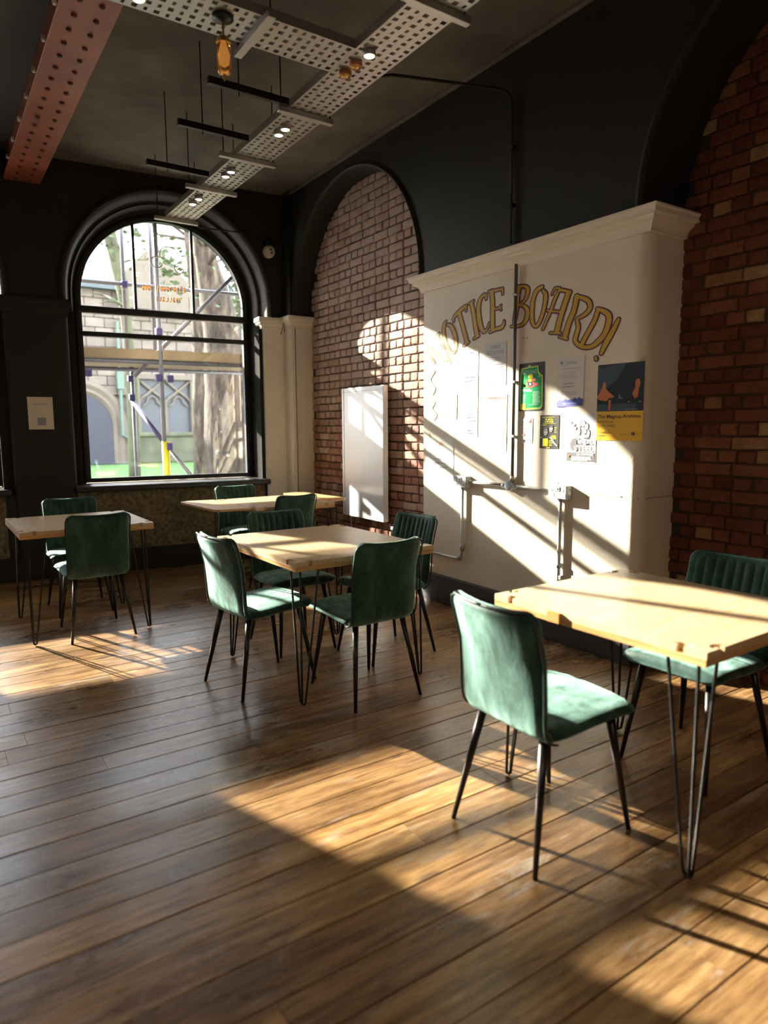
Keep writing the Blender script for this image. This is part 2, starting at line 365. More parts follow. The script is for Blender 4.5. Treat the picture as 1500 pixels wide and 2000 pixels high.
# back wall
R_OUT = 1.02
bm = bmesh.new()
wall_sheet(bm, -5.3, 3.3, 0, CEIL + 0.05, [(c, R_OUT - 0.03, Z_SP, Z_SILL - 0.04) for c in WINS], lambda u, z: bw(u, BF, z))
wall_sheet(bm, -5.3, 4.3, -0.2, CEIL + 0.4, [(c, RW, Z_SP, Z_SILL - 0.06) for c in WINS], lambda u, z: bw(u, BO, z))
wall_back = tag(obj('wall_back', bm, M_dark), kind='structure')
PROF = [(R_OUT - 0.03 - RW, BF), (0.165, BF - 0.028), (0.14, BF - 0.036), (0.118, BF - 0.02), (0.108, BF + 0.02), (0.10, BF + 0.05), (0.085, BF + 0.16), (0.075, BF + 0.165), (0.06, BF + 0.15), (0.048, BF + 0.17), (0.045, BG - 0.06)]
for c in WINS:
    bm = bmesh.new(); sweep_arch(bm, c, RW, Z_SP, 2.53, PROF, lambda a, z, d: bw(a, d, z)); autosmooth(obj('window_reveal', bm, M_dark, wall_back), 40)
    bm = bmesh.new()
    for sg, w0 in ((-1, 0.115), (1, 0.022)):
        pr = [(w0 + 0.09, BF + 0.028), (w0, BF + 0.03), (w0, BF + 0.14), (w0 * 0.85, BF + 0.15), (w0 * 0.85, BF + 0.17), (w0 * 0.7 + 0.012, BF + 0.17), (0.045 if w0 > 0.05 else 0.03, BF + 0.19), (0.045 if w0 > 0.05 else 0.03, BG - 0.04)]
        cols = [[bm.verts.new(bw(c + sg * (RW + q[0]), q[1], z)) for z in (Z_SILL - 0.04, 2.56)] for q in pr]
        for A, B in zip(cols, cols[1:]): bm.faces.new((A[0], A[1], B[1], B[0]))
    autosmooth(obj('window_jamb', bm, M_jamb, wall_back), 40)
    bm = bmesh.new(); sweep_arch(bm, c, RW, Z_SP, Z_SILL - 0.06, [(0.045, BG - 0.06), (0.0, BG + 0.02), (0.0, BO)], lambda a, z, d: bw(a, d, z))
    autosmooth(obj('outer_reveal', bm, M_matte, wall_back), 40)
# dark piers between the windows, with capital
def pilaster(u0, u1, b0, b1, z1, m, parent, rl=0.03, name='pilaster'):
    bm = bmesh.new()
    poly = []
    for k in range(5): a = pi / 2 * k / 4; poly.append((u0 + rl - rl * cos(a), b0 + rl - rl * sin(a)))
    for k in range(5): a = pi / 2 * k / 4; poly.append((u1 - rl + rl * sin(a), b0 + rl - rl * cos(a)))
    poly += [(u1, b1), (u0, b1)]
    prism(bm, poly, 0, z1, lambda a, b, h: bw(a, b, h))
    return autosmooth(obj(name, bm, m, parent), 30)
def capital(u0, u1, b0, b1, z0, z1, m, parent, proj=0.05):
    bm = bmesh.new(); h = z1 - z0
    prof = [(0.0, 0), (0.012, 0.0), (0.012, 0.18), (0.02, 0.3), (0.035, 0.42), (0.037, 0.55), (0.05, 0.62), (0.05, 0.85), (0.045, 1.0)]
    rings = []
    for p, t in prof:
        q = p / 0.05 * proj; rings.append([bm.verts.new(bw(u, b, z0 + h * t)) for u, b in ((u0 - q, b1), (u0 - q, b0 - q), (u1 + q, b0 - q), (u1 + q, b1))])
    for A, B in zip(rings, rings[1:]):
        for i in range(3): bm.faces.new((A[i], A[i + 1], B[i + 1], B[i]))
    bm.faces.new(rings[-1]); bm.faces.new(rings[0])
    return obj('capital', bm, m, parent)
for u0, u1 in ((-0.01, 0.52), (-2.49, -1.955)):
    p = pilaster(u0, u1, BF - 0.03, BF + 0.2, Z_SP - 0.12, M_dark, wall_back, 0.04); capital(u0, u1, BF - 0.03, BF + 0.2, 2.44, 2.60, M_dark, p, 0.035)
pA = pilaster(2.415, 2.72, BF - 0.02, BF + 0.035, 2.50, M_white2, wall_back, 0.04); pA['label'] = 'cream painted pilaster beside the window'
capital(2.40, 2.70, BF - 0.02, BF + 0.1, 2.46, 2.575, M_white2, pA, 0.05)
# rough panels and sills below the windows
for i, c in enumerate(WINS):
    bm = bmesh.new(); box(bm, (c - 0.975, BF - 0.012, 0.2), (c + 0.89, BF + 0.05, Z_SILL - 0.055), lambda a, b, z: bw(a, b, z))
    obj('rough_panel', bm, M_rough, wall_back)
bm = bmesh.new(); box(bm, (-5.2, BF - 0.045, 0), (2.36, BF + 0.02, 0.225), lambda a, b, z: bw(a, b, z), 0.006)
tag(obj('baseboard_back', bm, M_dark), kind='structure')
# windows
def arch_plate(bm, c, r, zsp, zb, b0, b1, w_):       # frame ring of width w_
    sweep_arch(bm, c, r, zsp, zb, [(0, b1), (0, b0), (-w_ * 0.55, b0 - 0.004), (-w_ * 0.6, b0 + 0.012), (-w_, b0 + 0.014), (-w_, b1), (0, b1)], lambda a, z, d: bw(a, d, z))
def half(c, r, u): return sqrt(max(0.0, r * r - (u - c) ** 2))
for i, c in enumerate(WINS):
    FW = 0.045; r = RW + 0.01; gi = RW - FW
    bm = bmesh.new(); arch_plate(bm, c, r, Z_SP, Z_SILL, BG - 0.03, BG + 0.04, FW + 0.01)
    box(bm, (c - RW, BG - 0.03, Z_SILL), (c + RW, BG + 0.04, Z_SILL + 0.045), lambda a, b, z: bw(a, b, z), 0.004)
    win = tag(obj('window_%d' % (i + 1), bm, M_frame), kind='structure')
    fb = lambda a, b, z: bw(a, b, z)
    bm = bmesh.new(); box(bm, (c - RW, BG - 0.045, 2.555), (c + RW, BG + 0.04, 2.625), fb, 0.012); obj('transom', bm, M_frame, win)
    bm = bmesh.new(); box(bm, (c - RW + 0.03, BG - 0.035, 2.33), (c + RW - 0.03, BG + 0.03, 2.378), fb, 0.006); obj('meeting_rail', bm, M_frame, win)
    us = [c - gi, c - 0.30, c + 0.285, c + gi]
    for u in us[1:3]:
        bm = bmesh.new(); box(bm, (u - 0.014, BG - 0.025, 2.61), (u + 0.014, BG + 0.025, Z_SP + half(c, RW, u) - 0.02), fb, 0.004); obj('mullion', bm, M_frame, win)
    for a, b in zip(us, us[1:]):                      # arched top panes
        poly = [(a, 2.62), (b, 2.62)] + [(b + (a - b) * k / 14, Z_SP + half(c, gi, b + (a - b) * k / 14)) for k in range(15)]
        bm = bmesh.new(); prism(bm, poly, BG + 0.004, BG + 0.008, lambda a_, z_, h: bw(a_, h, z_)); obj('pane', bm, M_glass, win)
    for z0, z1 in ((2.378, 2.56), (Z_SILL + 0.045, 2.335)):
        bm = bmesh.new(); box(bm, (c - gi, BG + 0.004, z0), (c + gi, BG + 0.008, z1), fb); obj('pane', bm, M_glass, win)
    bm = bmesh.new(); box(bm, (c - 0.99, BF - 0.075, Z_SILL - 0.06), (c + 0.945, BG - 0.0, Z_SILL - 0.005), fb, 0.012); obj('window_sill', bm, M_frame, win)
    bm = bmesh.new(); box(bm, (c - 0.87, BG + 0.03, Z_SILL - 0.1), (c + 0.87, BO + 0.08, Z_SILL - 0.02), fb, 0.01); obj('stone_sill', bm, M_rough, win)
# white pilaster of the room corner (right wall end pier)
wall_r_open = [(5.55, 1.10, 2.60, 0.0), (1.33, 1.10, 2.60, 0.0)]
bm = bmesh.new()
wall_sheet(bm, -3.6, 0.24, 0, CEIL + 0.05, wall_r_open, lambda a, z: Vector((XW, a, z)))
wall_sheet(bm, 0.24, 6.64, 2.598, CEIL + 0.05, wall_r_open, lambda a, z: Vector((XW, a, z)))
wall_sheet(bm, 6.64, 7.2, 0, CEIL + 0.05, [], lambda a, z: Vector((XW, a, z)))
wall_right = tag(obj('wall_right', bm, M_dark), kind='structure')
for (c, r, zs, zb), xd in zip(wall_r_open, (3.56, 3.74)):
    bm = bmesh.new()
    prof = [(0.05, XW + 0.001), (0.04, XW - 0.012), (0.02, XW - 0.02), (0.004, XW - 0.008), (0.0, XW + 0.02), (-0.004, XW + 0.06), (0.0, xd)]
    sweep_arch(bm, c, r, zs, 2.6, prof, lambda a, z, d: Vector((d, a, z)), 48); autosmooth(obj('arch_reveal', bm, M_dark, wall_right), 50)
bm = bmesh.new()
rl = 0.045; x0, y0, x1, y1 = 3.285, 6.655, 3.62, 7.1
poly = [(x0 + rl - rl * cos(pi / 2 * k / 5), y0 + rl - rl * sin(pi / 2 * k / 5)) for k in range(6)] + [(x1, y0), (x1, y1), (x0, y1)]
prism(bm, poly, 0, 2.5, lambda a, b, h: Vector((a, b, h)))
pB = autosmooth(obj('pilaster', bm, M_white2, wall_right), 30); pB['label'] = 'cream painted corner pilaster'
bm = bmesh.new(); rings = []
for p, t in [(0.0, 0), (0.012, 0.0), (0.012, 0.18), (0.02, 0.3), (0.035, 0.42), (0.037, 0.55), (0.05, 0.62), (0.05, 0.85), (0.045, 1.0)]:
    rings.append([bm.verts.new((a, b, 2.46 + 0.125 * t)) for a, b in ((x0 - p, 6.98), (x0 - p, y0 - p), (x1, y0 - p), (x1, 6.98))])
for A, B in zip(rings, rings[1:]):
    for i in range(3): bm.faces.new((A[i], A[i + 1], B[i + 1], B[i]))
bm.faces.new(rings[-1]); obj('capital', bm, M_white2, pB)
# dark wall above that pilaster comes forward with it
bm = bmesh.new(); box(bm, (3.29, 6.68, 2.56), (XW + 0.02, 7.1, CEIL)); obj('corner_pier', bm, M_dark, wall_right)

# notice board pier
PY0, PY1 = 2.425, 4.495
bm = bmesh.new(); rl = 0.07
poly = [(XB + rl - rl * cos(pi / 2 * k / 8), PY0 + rl - rl * sin(pi / 2 * k / 8)) for k in range(9)] + [(3.78, PY0), (3.78, PY1), (XB + 0.01, PY1), (XB, PY1 - 0.01)]
# slight flare towards the bottom like old plaster: stacked rings
rings = []
for z in (0, 2.5):
    off = 0
    rings.append([bm.verts.new((a + off, b, z)) for a, b in poly])
for A, B in zip(rings, rings[1:]):
    for i in range(len(poly)): bm.faces.new((A[i], A[(i + 1) % len(poly)], B[(i + 1) % len(poly)], B[i]))
bm.faces.new(rings[0]); bm.faces.new(rings[-1])
pier = autosmooth(obj('white_pier', bm, M_white, wall_right), 30); pier['label'] = 'cream painted pier used as the notice board'
bm = bmesh.new(); rings = []
for p, z in [(0.0, 2.40), (0.014, 2.402), (0.016, 2.425), (0.022, 2.45), (0.034, 2.475), (0.055, 2.495), (0.06, 2.50), (0.062, 2.525), (0.085, 2.535), (0.088, 2.575), (0.10, 2.585), (0.10, 2.60), (0.06, 2.605)]:
    z = 2.605 - (2.605 - z) * 0.6; rings.append([bm.verts.new((a, b, z)) for a, b in ((3.80, PY0 - p), (XB - p, PY0 - p), (XB - p, PY1 + p), (3.80, PY1 + p))])
for A, B in zip(rings, rings[1:]):
    for i in range(3): bm.faces.new((A[i], A[i + 1], B[i + 1], B[i]))
bm.faces.new(rings[-1]); obj('cornice', bm, M_white, pier)
bm = bmesh.new(); box(bm, (XB - 0.032, PY0 + 0.0, 0), (XB + 0.02, PY1 + 0.0, 0.225), None, 0.005)
box(bm, (XB, PY0 - 0.03, 0), (3.72, PY0 + 0.02, 0.225), None, 0.005)
tag(obj('baseboard_right', bm, M_skirt), kind='structure')
bm = bmesh.new(); tube(bm, [(XB + 0.0005, 2.80, 1.0), (XB + 0.0005, PY0 + 0.07, 0.995), (XB + 0.02, PY0 + 0.02, 0.995), (XB + 0.07, PY0 + 0.0005, 0.997), (3.72, PY0 + 0.0005, 1.0)], 0.0022, 5); obj('plaster_crack', bm, mat('crack_line', (.30, .24, .17), .8), pier)
# small marks: chips and screw holes on the pier
bm = bmesh.new()
for px, py in ((1213, 970), (1091, 943), (1102, 1028), (920, 968), (1022, 660), (1030, 660), (1167, 700)):
    p = on_x(px, py, XB); lathe(bm, [(0.004, -0.003), (0.004, 0.001)], (XB, p.y, p.z), 8, 'x')
obj('screw_holes', bm, M_ink, pier)

# ------------------------------------------------------------------ brick niches
def brick_mesh(l, h, seed, m):
    rnd = random.Random(seed); bm = bmesh.new(); d = 0.03; c = 0.006
    def j(s=0.0035): return rnd.uniform(-s, s)
    bk = [bm.verts.new((d, a, b)) for a, b in ((-l / 2, -h / 2), (l / 2, -h / 2), (l / 2, h / 2), (-l / 2, h / 2))]
    md = [bm.verts.new((c + 0.002, a + j(), b + j())) for a, b in ((-l / 2, -h / 2), (l / 2, -h / 2), (l / 2, h / 2), (-l / 2, h / 2))]
    e = 0.017
    ftp = [(-l / 2 + e, -h / 2 + c), (0, -h / 2 + c), (l / 2 - e, -h / 2 + c), (l / 2 - c, 0), (l / 2 - e, h / 2 - c), (0, h / 2 - c), (-l / 2 + e, h / 2 - c), (-l / 2 + c, 0)]
    ft = [bm.verts.new((j(0.0015), a + j(0.002), b + j(0.002))) for a, b in ftp]
    ce = bm.verts.new((-0.0015 + j(0.001), 0, 0))
    for i in range(8): bm.faces.new((ft[i], ft[(i + 1) % 8], ce))
    for i in range(4): bm.faces.new((bk[i], bk[(i + 1) % 4], md[(i + 1) % 4], md[i]))
    for i, (a, b, c_) in enumerate(((0, 1, 2), (2, 3, 4), (4, 5, 6), (6, 7, 0))):
        A, B = md[i], md[(i + 1) % 4]
        bm.faces.new((A, ft[a], ft[b])); bm.faces.new((A, ft[b], B)); bm.faces.new((B, ft[b], ft[c_]))
    bmesh.ops.recalc_face_normals(bm, faces=bm.faces)
    me = bpy.data.meshes.new('brick'); bm.to_mesh(me); bm.free(); me.materials.append(m); return me
CO_H = 0.0755
def niche(c, r, zs, X, m, label, visible):
    bm = bmesh.new(); box(bm, (X + 0.012, c - r - 0.02, 0), (X + 0.1, c + r + 0.02, zs + r + 0.02))
    panel = obj('brick_panel', bm, M_mortar, wall_right); panel['label'] = label
    hs = CO_H - 0.009
    ST = [brick_mesh(0.213, hs, k, m) for k in range(6)]; HD = [brick_mesh(0.099, hs, 20 + k, m) for k in range(6)]
    spots = []
    rows = int((zs + r) / CO_H) + 1
    for i in range(rows):
        z = (i + 0.5) * CO_H; header = (i % 2 == 0); step = 0.1095 if header else 0.223
        off = random.uniform(-0.012, 0.012) + (0 if header else 0.055)
        y = c - r - 0.1 + off
        while y < c + r + 0.08:
            rr = arch_z(y - c, r + 0.1, zs) if abs(y - c) < r + 0.1 else 0
            if abs(y - c) < r - (0.0 if header else -0.03) and z < arch_z(min(abs(y - c), r - 0.001), r, zs) + 0.05:
                spots.append((y + random.uniform(-0.003, 0.003), z + random.uniform(-0.002, 0.002), header))
            y += step
    scored = []
    for s in spots:
        q = px_of((X, s[0], s[1])); vis = visible(*q); dd = Vector((X, s[0], s[1] - CAM_Z)).length
        scored.append(((0 if vis else 1), dd + (0.35 if s[2] else 0), s))
    scored.sort(key=lambda t: (t[0], t[1]))
    rest = bmesh.new()
    for k, (v_, _, (y, z, hd)) in enumerate(scored):
        me = random.choice(HD if hd else ST)
        mw = Matrix.Translation((X + random.uniform(-0.003, 0.003), y, z)) @ Matrix.Rotation(random.uniform(-0.012, 0.012), 4, 'X')
        if k < 300: inst('brick', me, panel, mw)
        else:
            t = bmesh.new(); t.from_mesh(me); t.transform(mw); tm = bpy.data.meshes.new('tmp'); t.to_mesh(tm); t.free(); rest.from_mesh(tm); bpy.data.meshes.remove(tm)
    me = bpy.data.meshes.new('brick_field'); rest.to_mesh(me); rest.free(); me.materials.append(m)
    tag(inst('brick_field', me, panel), kind='stuff')
niche(5.55, 1.10, 2.60, 3.53, M_brick, 'red brick infill of the arch behind the white heater', lambda x, y: 610 < x < 830 and 330 < y < 1160 and not (665 < x < 745 and 765 < y < 1015))
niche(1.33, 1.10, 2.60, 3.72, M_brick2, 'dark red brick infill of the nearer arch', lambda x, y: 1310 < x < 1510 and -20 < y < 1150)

# ------------------------------------------------------------------ ceiling and remaining shell
bm = bmesh.new(); box(bm, (-5.3, -3.7, CEIL), (4.2, 8.6, CEIL + 0.1)); ceiling = tag(obj('ceiling', bm, M_ceildk), kind='structure')
bm = bmesh.new()
p = [bw(0.98 - 0.0, BF, 0), bw(1.75, BF, 0)]
prism(bm, [(0.99, -3.5), (3.32, -3.5), (3.32, 6.84), (0.99, 7.06)], CEIL - 0.006, CEIL + 0.01, lambda a, b, h: Vector((a, b, h)))
obj('plaster_panel', bm, M_ceil, ceiling)
bm = bmesh.new(); box(bm, (XW - 0.03, 1.0, CEIL - 0.035), (XW + 0.01, 6.7, CEIL), None, 0.008); tag(obj('trim_1', bm, M_ceil), kind='structure')
bm = bmesh.new(); box(bm, (-5.35, -3.7, 0), (-5.2, 8.6, CEIL)); tag(obj('wall_left', bm, M_dark), kind='structure')
bm = bmesh.new(); box(bm, (-5.3, -3.75, 0), (4.2, -3.6, CEIL)); tag(obj('wall_front', bm, plaster('brown_paint', (0.10, 0.065, 0.04))), kind='structure')
bm = bmesh.new(); box(bm, (3.86, -3.7, 0), (4.0, 7.9, CEIL)); tag(obj('wall_right_outer', bm, M_dark), kind='structure')

# iron beam with rivets
bt = thing('iron_beam', 'red painted riveted iron beam under the ceiling at top left', 'beam', (0.875, 2.0, 3.6))
bm = bmesh.new(); box(bm, (-0.145, -5.5, 0), (0.145, 5.09, 0.03), None, 0.004); obj('bottom_flange', bm, M_beam, bt)
bm = bmesh.new(); box(bm, (-0.10, -5.5, 0.03), (0.10, 5.07, 0.25)); obj('web', bm, M_beam, bt)
bm = bmesh.new(); lathe(bm, [(0.016, 0.0), (0.0155, -0.006), (0.011, -0.012), (0.004, -0.014)], (0, 0, 0), 10)
rv = bpy.data.meshes.new('rivet'); bmesh.ops.recalc_face_normals(bm, faces=bm.faces); bm.to_mesh(rv); bm.free(); rv.materials.append(M_rivet)
for i in range(30):
    for dx in (-0.058, 0.052): inst('rivet', rv, bt, Matrix.Translation((dx, 5.0 - i * 0.158, 0)))
bm = bmesh.new(); lathe(bm, [(0.012, 0.02), (0.014, 0.0), (0.010, -0.010), (0.003, -0.014)], (0, 0, 0), 10)
bo = bpy.data.meshes.new('bolt'); bmesh.ops.recalc_face_normals(bm, faces=bm.faces); bm.to_mesh(bo); bm.free(); bo.materials.append(M_bolt)
for i in range(12): inst('bolt', bo, bt, Matrix.Translation((-0.157, 4.55 - i * 0.405, 0.012)))

# ------------------------------------------------------------------ cable tray
def perforated(bm, x0, x1, y0, y1, z, nx, pitch, skip=None):
    W = (x1 - x0); cw = W / nx; ny = int((y1 - y0) / pitch); ch = (y1 - y0) / ny
    def hole(i, j): return 0 < i + 1 <= nx and (i + j) % 1 == 0
    m = 0.24
    for i in range(nx):
        for j in range(ny):
            a, b = x0 + i * cw, y0 + j * ch
            if skip and skip(a + cw / 2, b + ch / 2): continue
            o = [(a, b), (a + cw, b), (a + cw, b + ch), (a, b + ch)]
            k = m + (0.10 if (i + j) % 2 else 0.0)
            q = [(a + cw * k, b + ch * m), (a + cw * (1 - k), b + ch * m), (a + cw * (1 - k), b + ch * (1 - m)), (a + cw * k, b + ch * (1 - m))]
            O = [bm.verts.new((*p, z)) for p in o]; Q = [bm.verts.new((*p, z)) for p in q]; T = [bm.verts.new((*p, z + 0.004)) for p in q]
            for s in range(4): bm.faces.new((O[s], O[(s + 1) % 4], Q[(s + 1) % 4], Q[s])); bm.faces.new((Q[s], Q[(s + 1) % 4], T[(s + 1) % 4], T[s]))
ZT = 3.32
tray = thing('cable_tray', 'galvanised perforated cable tray hanging below the dark ceiling', 'cable tray', (2.08, 4.5, ZT))
inv = Matrix.Translation((-2.08, -4.5, -ZT))
def tr_obj(name, bm, m, lab=None):
    bm.transform(inv); o = obj(name, bm, m, tray)
    if lab: o['label'] = lab
    return o
bm = bmesh.new(); perforated(bm, 1.95, 2.21, -0.5, 6.47, ZT, 5, 0.05)
for x in (1.95, 2.21): box(bm, (x - 0.0015, -0.5, ZT), (x + 0.0015, 6.47, ZT + 0.045))
t_ = tr_obj('tray_run', bm, M_steel)
bm = bmesh.new(); perforated(bm, -1.5, 1.95, 3.15, 3.42, ZT, 69, 0.05)
for y in (3.15, 3.42): box(bm, (-1.5, y - 0.0015, ZT), (1.95, y + 0.0015, ZT + 0.045))
tr_obj('tray_branch', bm, M_steel)
for (xa, xb, yy) in ((1.88, 2.26, 2.64), (1.88, 2.25, 3.92), (1.83, 2.25, 4.76), (1.83, 2.25, 5.50), (1.85, 2.25, 6.45)):
    bm = bmesh.new(); box(bm, (xa, yy - 0.018, ZT - 0.034), (xb, yy + 0.018, ZT - 0.002), None, 0.003); tr_obj('support_strut', bm, M_steel)
bm = bmesh.new(); box(bm, (1.44, 3.08, ZT - 0.034), (1.48, 3.50, ZT - 0.002), None, 0.003); tr_obj('support_strut', bm, M_steel)
for (xa, xb, yy) in ((1.44, 1.93, 3.88), (1.46, 1.93, 4.49), (1.47, 1.93, 5.26)):
    bm = bmesh.new(); box(bm, (xa, yy - 0.016, ZT - 0.01), (xb, yy + 0.016, ZT + 0.03), None, 0.003)
    o = tr_obj('side_strut', bm, M_black); 
for (x, y_) in ((1.90, 3.92), (2.235, 3.92), (1.86, 4.76), (2.235, 4.76), (1.86, 5.50), (2.235, 5.50), (1.88, 6.45), (2.235, 6.45), (1.90, 2.64), (2.235, 2.64), (1.46, 3.10), (1.46, 3.48), (1.62, 3.88), (1.62, 4.49), (1.62, 5.26)):
    bm = bmesh.new(); tube(bm, [(x, y_, ZT - 0.03), (x, y_, CEIL)], 0.004, 6); tr_obj('hanger_rod', bm, M_black)
# spotlights on the tray
def spot(x, y_, lit, label):
    t = thing('downlight', label, 'lamp', (x, y_, ZT - 0.002), 0, 'small round downlights clipped under the cable tray')
    bm = bmesh.new(); lathe(bm, [(0.034, 0), (0.034, -0.022), (0.029, -0.026), (0.026, -0.014)], (0, 0, 0), 16); obj('bezel', bm, M_ring if not lit else M_steel, t, True)
    bm = bmesh.new(); lathe(bm, [(0.001, -0.010), (0.026, -0.012), (0.025, -0.0235), (0.010, -0.030)], (0, 0, 0), 16); obj('lens', bm, M_lamp if lit else M_brass, t, True)
spot(2.04, 4.25, 1, 'lit downlight, left of the pair between the first and second tray struts'); spot(2.04, 4.15, 1, 'lit downlight, right of the pair between the first and second tray struts')
spot(2.02, 5.03, 1, 'lit downlight, right of the middle pair under the cable tray'); spot(2.02, 5.14, 1, 'lit downlight, left of the middle pair under the cable tray')
spot(2.02, 5.75, 1, 'lit downlight, right of the far pair nearest the arched window'); spot(2.02, 5.90, 1, 'lit downlight, left of the far pair nearest the arched window')
spot(2.02, 3.13, 1, 'bright single downlight where the tray branches'); spot(2.02, 3.37, 0, 'unlit copper ringed downlight left of the bright one at the branch'); spot(2.02, 3.26, 0, 'unlit copper ringed downlight right beside the bright one at the branch')
spot(0.92, 3.30, 1, 'bright downlight on the tray branch over the red beam')
# amber pendant
t = thing('pendant_lamp', 'small amber glass pendant lamp hanging under the tray branch', 'lamp', (1.29, 3.255, ZT - 0.002))
bm = bmesh.new(); lathe(bm, [(0.05, 0), (0.05, -0.012), (0.02, -0.02), (0.008, -0.024)], (0, 0, 0), 20); obj('ceiling_rose', bm, M_black, t, True)
bm = bmesh.new(); tube(bm, [(0, 0, -0.02), (0, 0, -0.10)], 0.006, 8); obj('stem', bm, M_brass, t)
bm = bmesh.new(); lathe(bm, [(0.01, -0.085), (0.026, -0.092), (0.034, -0.11), (0.034, -0.118), (0.03, -0.118)], (0, 0, 0), 20); obj('cap', bm, M_brass, t, True)
bm = bmesh.new(); lathe(bm, [(0.030, -0.115), (0.033, -0.13), (0.033, -0.235), (0.027, -0.25), (0.004, -0.255)], (0, 0, 0), 24); obj('glass_shade', bm, M_amberglass, t, True)
bm = bmesh.new(); lathe(bm, [(0.006, -0.115), (0.010, -0.13), (0.018, -0.17), (0.014, -0.21), (0.004, -0.222)], (0, 0, 0), 16); obj('bulb', bm, mat('bulb_glow', (1, .8, .5), 0.3, emis=(1, .62, .3), estr=0.2), t, True)
bm = bmesh.new(); tube(bm, [(0, 0, -0.25), (0, 0, -0.28)], [0.008, 0.003], 8); obj('finial', bm, M_brass, t)
# conduit from tray to the right wall
t = thing('ceiling_conduit', 'dark steel conduit bridging from the cable tray to the wall', 'conduit', (2.2, 3.5, 3.55))
pts = [(2.21, 3.62, 3.44), (2.5, 3.60, 3.52), (3.20, 3.47, 3.575), (3.27, 3.455, 3.57), (3.305, 3.44, 3.54), (3.31, 3.43, 3.49), (3.31, 3.42, 2.62)]
bm = bmesh.new(); tube(bm, pts, 0.010, 8); bm.transform(Matrix.Translation((-2.2, -3.5, -3.55))); obj('pipe', bm, M_dark, t, True)
for z in (3.22, 2.86):
    bm = bmesh.new(); box(bm, (3.295, 3.40, z - 0.012), (XW, 3.44, z + 0.012), None, 0.003); bm.transform(Matrix.Translation((-2.2, -3.5, -3.55))); obj('saddle_clip', bm, M_black, t)
# window-end conduit, alarm sounder, trailing wire
t = thing('window_conduit', 'thin conduit running from the tray end over the arched window', 'conduit', (2.1, 6.45, ZT))
O0 = Vector((2.1, 6.45, ZT))
pts = [Vector((2.15, 6.47, ZT)), Vector((2.35, 6.65, ZT + 0.01)), bw(2.2, BF - 0.02, 3.41), bw(2.40, BF - 0.015, 3.375), bw(2.49, BF - 0.015, 3.37), bw(2.56, BF - 0.015, 3.35), bw(2.60, BF - 0.015, 3.29), bw(2.605, BF - 0.015, 2.80)]
bm = bmesh.new(); tube(bm, [p - O0 for p in pts], 0.007, 8); obj('pipe', bm, M_dark, t, True)
t = thing('alarm_sounder', 'round white alarm sounder with two dark dots beside the arched window', 'alarm', bw(2.49, BF, 3.25))
t.rotation_euler = (0, 0, BA)
bm = bmesh.new(); lathe(bm, [(0.062, -0.0), (0.066, -0.03), (0.06, -0.055), (0.03, -0.066), (0.004, -0.068)], (0, 0, 0), 28, 'y'); obj('housing', bm, mat('sounder_plastic', (.62, .57, .48), .45), t, True)
for dz in (0.016, -0.016):
    bm = bmesh.new(); lathe(bm, [(0.011, -0.05), (0.011, -0.071), (0.003, -0.072)], (0.014 + dz * -0.3, 0, dz), 12, 'y'); obj('dark_port', bm, M_ink, t)
bm = bmesh.new(); box(bm, (-0.03, -0.06, 0.06), (0.015, 0, 0.14), None, 0.008); obj('mounting_box', bm, M_black, t)
bm = bmesh.new(); q = [bw(2.605, BF - 0.03, 2.80), bw(2.61, BF - 0.075, 2.60), bw(2.615, BF - 0.09, 2.53), bw(2.60, BF - 0.085, 2.46), bw(2.585, BF - 0.08, 2.40)]; tube(bm, q, 0.004, 6); q = [bw(2.615, BF - 0.09, 2.56), bw(2.625, BF - 0.09, 2.48), bw(2.62, BF - 0.085, 2.43)]; tube(bm, q, 0.004, 6)
tag(obj('trailing_wire', bm, M_black), 'short black wire trailing over the pilaster capitals in the corner', 'wire')

# ------------------------------------------------------------------ wall services on the pier
def U(px, py, X=XB): p = on_x(px, py, X); return p
def cbox(y0, y1, z0, z1, x0, x1, bm, bev=0.003): box(bm, (x0, y0, z0), (x1, y1, z1), None, bev)
def socket_box(yc, zc, label):
    t = thing('socket_box', label, 'socket', (XB, yc, zc), 0, 'double power sockets on the cream pier')
    bm = bmesh.new(); cbox(-0.076, 0.076, -0.044, 0.044, -0.048, 0, bm, 0.005); obj('back_box', bm, M_socket, t)
    bm = bmesh.new(); cbox(-0.074, 0.074, -0.042, 0.042, -0.053, -0.0475, bm, 0.002); obj('face_plate', bm, M_socket, t)
    bm = bmesh.new(); cbox(-0.022, 0.022, 0.006, 0.034, -0.057, -0.052, bm, 0.002); obj('switch', bm, M_wplastic, t)
    bm = bmesh.new(); cbox(-0.012, -0.004, 0.012, 0.028, -0.0585, -0.056, bm, 0.0); obj('rocker', bm, M_ink, t)
    for dy in (-0.047, 0.047):
        bm = bmesh.new(); poly = [(-0.022, -0.026), (0.022, -0.026), (0.022, -0.004), (0.010, 0.002), (0.008, 0.022), (-0.008, 0.022), (-0.010, 0.002), (-0.022, -0.004)]
        prism(bm, poly, -0.0545, -0.0525, lambda a, b, h: Vector((h, a + dy, b - 0.004))); o = obj('outlet', bm, M_wplastic, t)
        bm = bmesh.new()
        for a, b, w_, h_ in ((0, 0.006, 0.003, 0.008), (-0.011, -0.017, 0.006, 0.003), (0.011, -0.017, 0.006, 0.003)): cbox(dy + a - w_ / 2, dy + a + w_ / 2, b - h_ / 2, b + h_ / 2, -0.056, -0.054, bm, 0)
        obj('pin_slots', bm, M_ink, o)
    bm = bmesh.new(); lathe(bm, [(0.014, -0.079), (0.014, -0.074)], (-0.024, 0, -0.004), 14, 'y'); obj('knockout', bm, M_wplastic, t, False)
socket_box(3.965, 1.003, 'double power socket left of the round junction cover')
socket_box(2.995, 0.998, 'double power socket right of the round junction cover')
